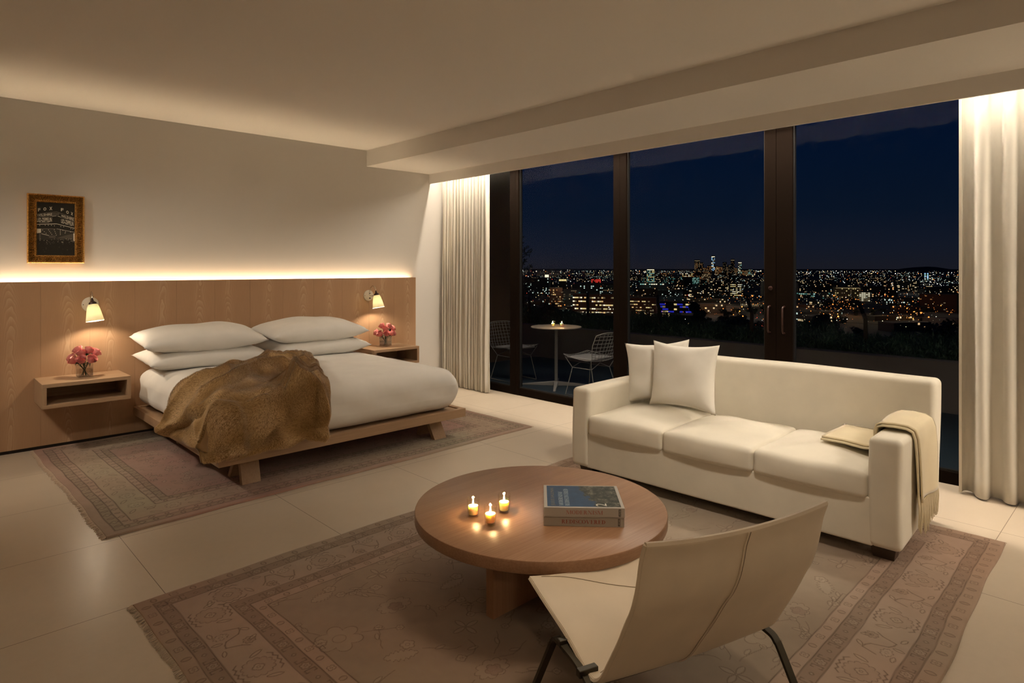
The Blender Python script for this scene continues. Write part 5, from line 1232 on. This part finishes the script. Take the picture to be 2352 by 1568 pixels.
# downtown towers, about five kilometres away
g = 'towers of the distant downtown skyline'
building('dark downtown tower at the left end of the skyline cluster', 1595, 1607.5, 596.5, 5200, rows=16, cols=5, prob=.5, kinds=('dimw', 'amber', 'dimw'), ybot=626, win=(.6, .5), crown='dimw', group=g)
building('slightly lower dark tower just right of the leftmost downtown tower', 1608, 1615.5, 602.5, 5400, rows=12, cols=4, prob=.5, kinds=('dimw', 'amber'), ybot=626, win=(.6, .5), group=g)
building('tallest downtown tower with a bright blue white top', 1634, 1642, 587, 5500, 'bd_gray', rows=15, cols=3, prob=.6, kinds=('sky', 'sky', 'white', 'dimw'), ybot=622, win=(.8, .6), crown='white', group=g)
building('dark tower right of the tallest downtown tower', 1660, 1669, 602, 5300, rows=12, cols=4, prob=.35, kinds=('dimw',), ybot=626, win=(.5, .4), group=g)
building('dark slab tower second from the right of the downtown cluster', 1678.7, 1687, 595, 5300, rows=15, cols=4, prob=.4, kinds=('dimw', 'amber'), ybot=628, win=(.5, .4), crown='dimw', group=g)
building('short dark tower between two taller downtown towers', 1671.5, 1678, 608, 5200, rows=8, cols=3, prob=.5, kinds=('dimw',), ybot=628, group=g)
building('rightmost downtown tower with a bright white top', 1695.6, 1703.5, 601, 5300, 'bd_gray', rows=12, cols=3, prob=.7, kinds=('white', 'dimw', 'cool'), ybot=628, win=(.7, .5), crown='white', group=g)
for k, (a, b, y, kk) in enumerate(((1616, 1625, 614, 'amber'), (1625, 1634, 609.5, 'amber'), (1642, 1650, 611, 'warm'), (1650, 1659, 612, 'amber'), (1669, 1672, 612, 'dimw'), (1687, 1694, 615, 'dimw'), (1704, 1716, 620, 'dimw'), (1716, 1728, 618, 'cool'))):
    building('low lit block at the foot of the downtown towers, number %s from the left' % ['one', 'two', 'three', 'four', 'five', 'six', 'seven', 'eight'][k], a, b, y, 4800, 'bd_red', 6, 5, .75, (kk, 'dimw', 'amber'), ybot=632, group='lit blocks below downtown')
# middle distance
building('stepped pale green lit tower left of the downtown skyline', 1485.5, 1503, 617, 2300, 'bd_gray', 11, 6, .7, ('cool', 'teal', 'cool', 'yellow'), ybot=648, win=(.8, .45), crown='white')
building('grey block beside the pale green tower', 1467, 1483, 636, 2200, 'bd_gray', 4, 6, .5, ('teal', 'dimw'), ybot=652)
building('broad dark block with a lit ground floor left of downtown', 1516, 1536, 626, 2500, 'bd_red', 4, 8, .5, ('dimw', 'amber'), ybot=640)
building('grey office block below the dark block left of downtown', 1521, 1534, 634, 1900, 'bd_gray', 7, 6, .5, ('teal', 'dimw'), ybot=652)
building('wide grey block with scattered lights left of downtown', 1536, 1566, 634, 2000, 'bd_gray', 5, 10, .45, ('teal', 'dimw', 'cool'), ybot=652)
building('black roofed block with bright roof lamps left of downtown', 1567, 1594, 627, 2100, 'bd', 3, 8, .6, ('yellow', 'amber', 'white'), ybot=636, y0=.0)
building('teal lit office block below the left downtown tower', 1590, 1606, 636, 1700, 'bd_gray', 7, 7, .75, ('cool', 'teal', 'cool'), ybot=652)
building('low dark block right of the teal office', 1607, 1625, 642, 1800, 'bd', 4, 7, .4, ('dimw', 'teal'), ybot=654)
building('slim pale lift tower beside striped lit floors', 1673.5, 1677.5, 648, 900, 'bd_pale', 0, 0, ybot=680)
building('office block with striped lit floors right of the slim pale tower', 1678, 1702, 650, 905, 'bd', 7, 6, .7, ('yellow', 'white', 'yellow'), ybot=680, win=(.9, .3))
building('wide low block with yellow lit floors left of the slim pale tower', 1648, 1673, 650, 1000, 'bd', 4, 7, .7, ('yellow', 'dimw'), ybot=664, win=(.9, .35))
building('long white roofed block in the middle distance, left centre', 1470, 1530, 650, 1500, 'bd_gray', 1, 12, .8, ('cool', 'white'), ybot=655)
building('grey block with a bright white doorway, left centre', 1468, 1496, 664, 1100, 'bd_pale', 2, 8, .15, ('white',), ybot=676)
building('low red lit hall near the left horizon', 1358, 1380, 640, 1900, 'bd_red', 3, 7, .85, ('red',), ybot=649, y0=.1, win=(.9, .7))
building('low building with a long yellow lit front near the left horizon', 1284, 1301, 639, 1800, 'bd', 1, 3, 1, ('yellow',), ybot=646, y0=.2, win=(.95, .7))
building('low building with a glowing white sign near the left horizon', 1251, 1261, 630, 2100, 'bd', 1, 1, 1, ('white',), ybot=637, y0=.05, win=(.9, .9))
building('pale grey office block with a lit roof edge, left centre', 1294, 1333, 664, 700, 'bd_pale', 8, 9, .3, ('dimw', 'teal'), ybot=698, crown=None, win=(.9, .3))
building('dark brown office block with scattered lit windows, far left', 1262, 1292, 661, 620, 'bd_red', 9, 8, .3, ('warm', 'dimw', 'amber'), ybot=710)
building('dark hipped roof block above the big lit office', 1382, 1412, 655, 800, 'bd', 1, 5, 1, ('dimw',), ybot=668, y0=.75, win=(1, .3))
building('big brightly lit office with five long rows of windows, left half', 1315, 1412, 676, 380, 'bd_red', 6, 22, .72, ('warm', 'white', 'yellow', 'dimw'), ybot=730, yaw=-8, win=(.88, .34), y0=.06, depth=18)
building('lit lower office wing right of the second window post', 1442, 1506, 684, 390, 'bd_red', 6, 14, .55, ('warm', 'dimw', 'yellow'), ybot=730, yaw=-8, win=(.85, .3), y0=.1, depth=16)
building('long low building washed in deep blue light', 1503, 1593, 693, 420, 'bd', 5, 14, .58, ('blue', 'blue', 'blue', 'blue', 'dimw', 'yellow'), ybot=724, win=(1.0, .62), y0=.1, depth=16)  # blue wash of light put in as glowing panels on the walls
building('pale open deck parking block left of the door frame', 1661, 1700, 702, 430, 'bd_pale', 0, 0, ybot=718, depth=20)
building('pale building with a bright white balustrade left of the door frame', 1702, 1760, 694, 440, 'bd_pale', 1, 16, 1, ('dimw',), ybot=706, y0=.1, win=(.55, .5), depth=20)
building('beige office block with bright roof, right of the door frame', 1920, 1974, 659, 820, 'bd_beige', 6, 12, .40, ('yellow', 'dimw'), ybot=690, win=(.4, .35), crown='dimw', yaw=8)
building('white balconied block right of the beige office', 1975, 1997, 670, 800, 'bd_pale', 6, 5, .9, ('dimw', 'white'), ybot=692, win=(.85, .4))
building('long dim grey block left of the beige office', 1886, 1919, 670, 860, 'bd_gray', 3, 8, .25, ('teal', 'dimw'), ybot=688)
building('grey slab tower beside the right door stile', 1822, 1833, 650, 850, 'bd_gray', 8, 3, .2, ('teal',), ybot=690)
building('long low block with green lit glazing beyond the door', 1836, 1870, 672, 900, 'bd_gray', 2, 8, .8, ('teal', 'cool'), ybot=682)
building('twin teal lit towers near the right horizon', 2122.6, 2133, 626, 3200, 'bd_gray', 6, 2, .9, ('cool', 'sky'), ybot=642, win=(.5, .8))
building('large dark apartment block at the right with few lit windows', 2118, 2190, 676, 560, 'bd_red', 10, 14, .10, ('dimw', 'amber'), ybot=716, yaw=-6)
building('white house with a lit eave low at the right', 2129, 2196, 720, 260, 'bd_pale', 1, 7, .5, ('warm',), ybot=744, y0=.05, win=(1, .12), depth=10)
building('low white walled building right of the door frame', 1824, 1872, 712, 330, 'bd_pale', 1, 6, .3, ('dimw',), ybot=724, depth=12)

fac = [facade('night_facade_a', (.05, .040, .03), .16, (1, .72, .38)), facade('night_facade_b', (.07, .065, .055), .12, (.8, 1, .85)), facade('night_facade_c', (.075, .045, .03), .10, (1, .6, .28))]
bm_ = [MB().box((-.5, 0, 0), (.5, 1, 1)).mesh('city_block', f) for f in fac]
placed = []
for k in range(190):
    for tr in range(40):
        px = rng.uniform(1188, 2215); dist = 560 * (9 ** (rng.random() ** .8)); q_ = far(px, dist, 700)
        if all((q_.x - a) ** 2 + (q_.y - b) ** 2 > (c + 16 + dist * .006) ** 2 for a, b, c in placed): break
    placed.append((q_.x, q_.y, 16 + dist * .006)); Hh = rng.uniform(5, 13) * (1 + (dist > 1200) * rng.random() ** 3 * 2.2); p = far(px, dist, 700)
    o = bpy.data.objects.new('city_building', rng.choice(bm_)); C.objects.link(o); o.location = (p.x, p.y, GZ); o.rotation_euler = (0, 0, TH - R(90) + rng.choice((0, .25, -.3)))
    o.scale = (rng.uniform(14, 50) * (1 + dist / 4000), rng.uniform(12, 25), Hh); tag(o, 'small dark building with a few lit windows in the city below the terrace', 'building', 'small buildings of the city at night')
# street trees as dark clumps
tm = [leafy(260, 1.0, 70 + k, .35, .8, 6).mesh('tree_clump', M['tree']) for k in range(3)]
for k in range(120):
    px = rng.uniform(1190, 2210); dist = 420 * (4 ** rng.random()); p = far(px, dist, 700); o = bpy.data.objects.new('street_tree', rng.choice(tm)); C.objects.link(o)
    r_ = rng.uniform(4, 8); o.location = (p.x, p.y, GZ + r_ * .7); o.scale = (r_ * 1.3, r_ * 1.3, r_ * .8); tag(o, 'dark street tree between the lights of the city', 'tree', 'street trees of the city')

# points of light: the nearest three hundred as street lights, the far field as one carpet of lights
LCOL = [('warm', (1, .74, .38), 5), ('amber', (1, .27, .05), 5), ('white', (1, .95, .82), 6), ('cool', (.75, 1, .92), 4), ('red', (1, .10, .05), 3)]
def octa(s=1.0): return [(s, 0, 0), (-s, 0, 0), (0, s, 0), (0, -s, 0), (0, 0, s), (0, 0, -s)], [(0, 2, 4), (2, 1, 4), (1, 3, 4), (3, 0, 4), (2, 0, 5), (1, 2, 5), (3, 1, 5), (0, 3, 5)]
LM = {}
for n_, c_, s_ in LCOL:
    v, f = octa(1); LM[n_] = (MB().add(v, f).mesh('street_light', emis('city_light_' + n_, c_, s_)), emis('far_light_' + n_, c_, s_ * .38))
spots = []
for k in range(3600):
    px = rng.uniform(1186, 2215); t = rng.random()
    if t < .45: dist = 2600 * (5.0 ** rng.random())
    elif t < .8: dist = 900 * (3.2 ** rng.random())
    else: dist = 600 * (2.0 ** rng.random())
    # lights gather in streets and patches
    cl = .5 + .5 * math.sin(px * .045 + dist * .004) * math.sin(px * .013 - dist * .0011 + 2)
    if rng.random() > .30 + .7 * cl: continue
    amb = .15 + .55 * (dist < 800) * (px > 1600) + .15 * (dist < 900)
    n_ = 'amber' if rng.random() < amb else rng.choices(('warm', 'white', 'cool', 'red'), (5, 3.2, 2.2 if dist > 1000 else .8, .5))[0]
    spots.append((px, dist, n_))
for (a, b, d0, d1, n, kk) in ((1190, 1440, 9000, 13500, 34, ('white', 'cool')), (1440, 1760, 7000, 13500, 60, ('white', 'cool', 'warm')), (1822, 2200, 5200, 12000, 60, ('cool', 'white')), (2080, 2200, 2100, 3000, 60, ('white', 'cool', 'warm')), (1990, 2200, 1500, 2100, 34, ('white', 'warm')), (1905, 1990, 700, 1000, 46, ('amber',)), (2060, 2190, 650, 850, 36, ('amber',)), (1600, 1760, 680, 1150, 70, ('amber', 'amber', 'warm', 'red')), (1724, 1762, 590, 640, 14, ('red',)), (1824, 2190, 570, 700, 60, ('white', 'warm', 'amber')), (1320, 1600, 600, 760, 60, ('amber', 'white', 'warm')), (1824, 1990, 800, 1300, 60, ('amber', 'warm', 'cool')), (1990, 2190, 900, 1500, 60, ('amber', 'warm', 'white'))):
    for k in range(n): spots.append((rng.uniform(a, b), rng.uniform(d0, d1), rng.choice(kk)))
spots.sort(key=lambda s: s[1]); farm = {}
for k, (px, dist, n_) in enumerate(spots):
    hgt = rng.uniform(5, 12) + (rng.random() ** 6) * 25; p = far(px, dist, 700); p.z = GZ + hgt; s = dist / F_PX * (.30 + .9 * rng.random() ** 4) * ((1.0 + 1.3 * rng.random() ** 2) if n_ == 'amber' and dist < 1600 else 1)
    if k < 300:
        s *= .9; o = bpy.data.objects.new('street_light', LM[n_][0]); C.objects.link(o); o.location = p; o.scale = (s, s, s); tag(o, 'small bright street light in the near part of the city below', 'street light', 'street lights of the city below')
    else:
        v, f = octa(s); farm.setdefault(n_, MB()).add([(a + p.x, b + p.y, c + p.z) for a, b, c in v], f)
for k in range(1500):   # the city goes on to both sides of the view
    px = rng.choice((rng.uniform(2225, 3300), rng.uniform(700, 1180))); dist = 640 * (18 ** rng.random()); n_ = rng.choices(('amber', 'warm', 'white', 'cool'), (3, 5, 3, 2))[0]
    p = far(px, dist, 700); p.z = GZ + rng.uniform(5, 12); v, f = octa(dist / F_PX * (.30 + .9 * rng.random() ** 4)); farm.setdefault(n_, MB()).add([(a + p.x, b + p.y, c + p.z) for a, b, c in v], f)
allm = MB(); keys = list(farm)
for i, n_ in enumerate(keys): allm.add(farm[n_].v, farm[n_].f, i)
fl = allm.build('city_lights', [LM[n_][1] for n_ in keys], None); tag(fl, 'carpet of countless tiny city lights stretching to the horizon', 'city lights', None, 'stuff')
# sodium glow of the streets
for px, dist, hh, pw, cc in ((1330, 680, 18, 14000, (1, .55, .25)), (1460, 690, 18, 14000, (1, .6, .3)), (1640, 820, 25, 34000, (1, .45, .2)), (1940, 800, 25, 40000, (1, .42, .15)), (2120, 720, 20, 24000, (1, .5, .2)), (1690, 780, 25, 24000, (.8, .9, .85)), (1840, 640, 18, 14000, (1, .9, .8)), (1490, 1500, 60, 120000, (.6, .9, .7)), (1660, 1000, 60, 90000, (1, .85, .5)), (1950, 740, 50, 60000, (1, .8, .45)), (1650, 3600, 120, 900000, (1, .65, .35)), (2100, 1500, 70, 120000, (.9, .9, .8)), (1300, 900, 50, 60000, (1, .8, .5)), (2160, 620, 18, 12000, (1, .85, .7))):
    p = far(px, dist, 700); point('street_glow', (p.x, p.y, GZ + hh), pw * .5, 2.0, cc)
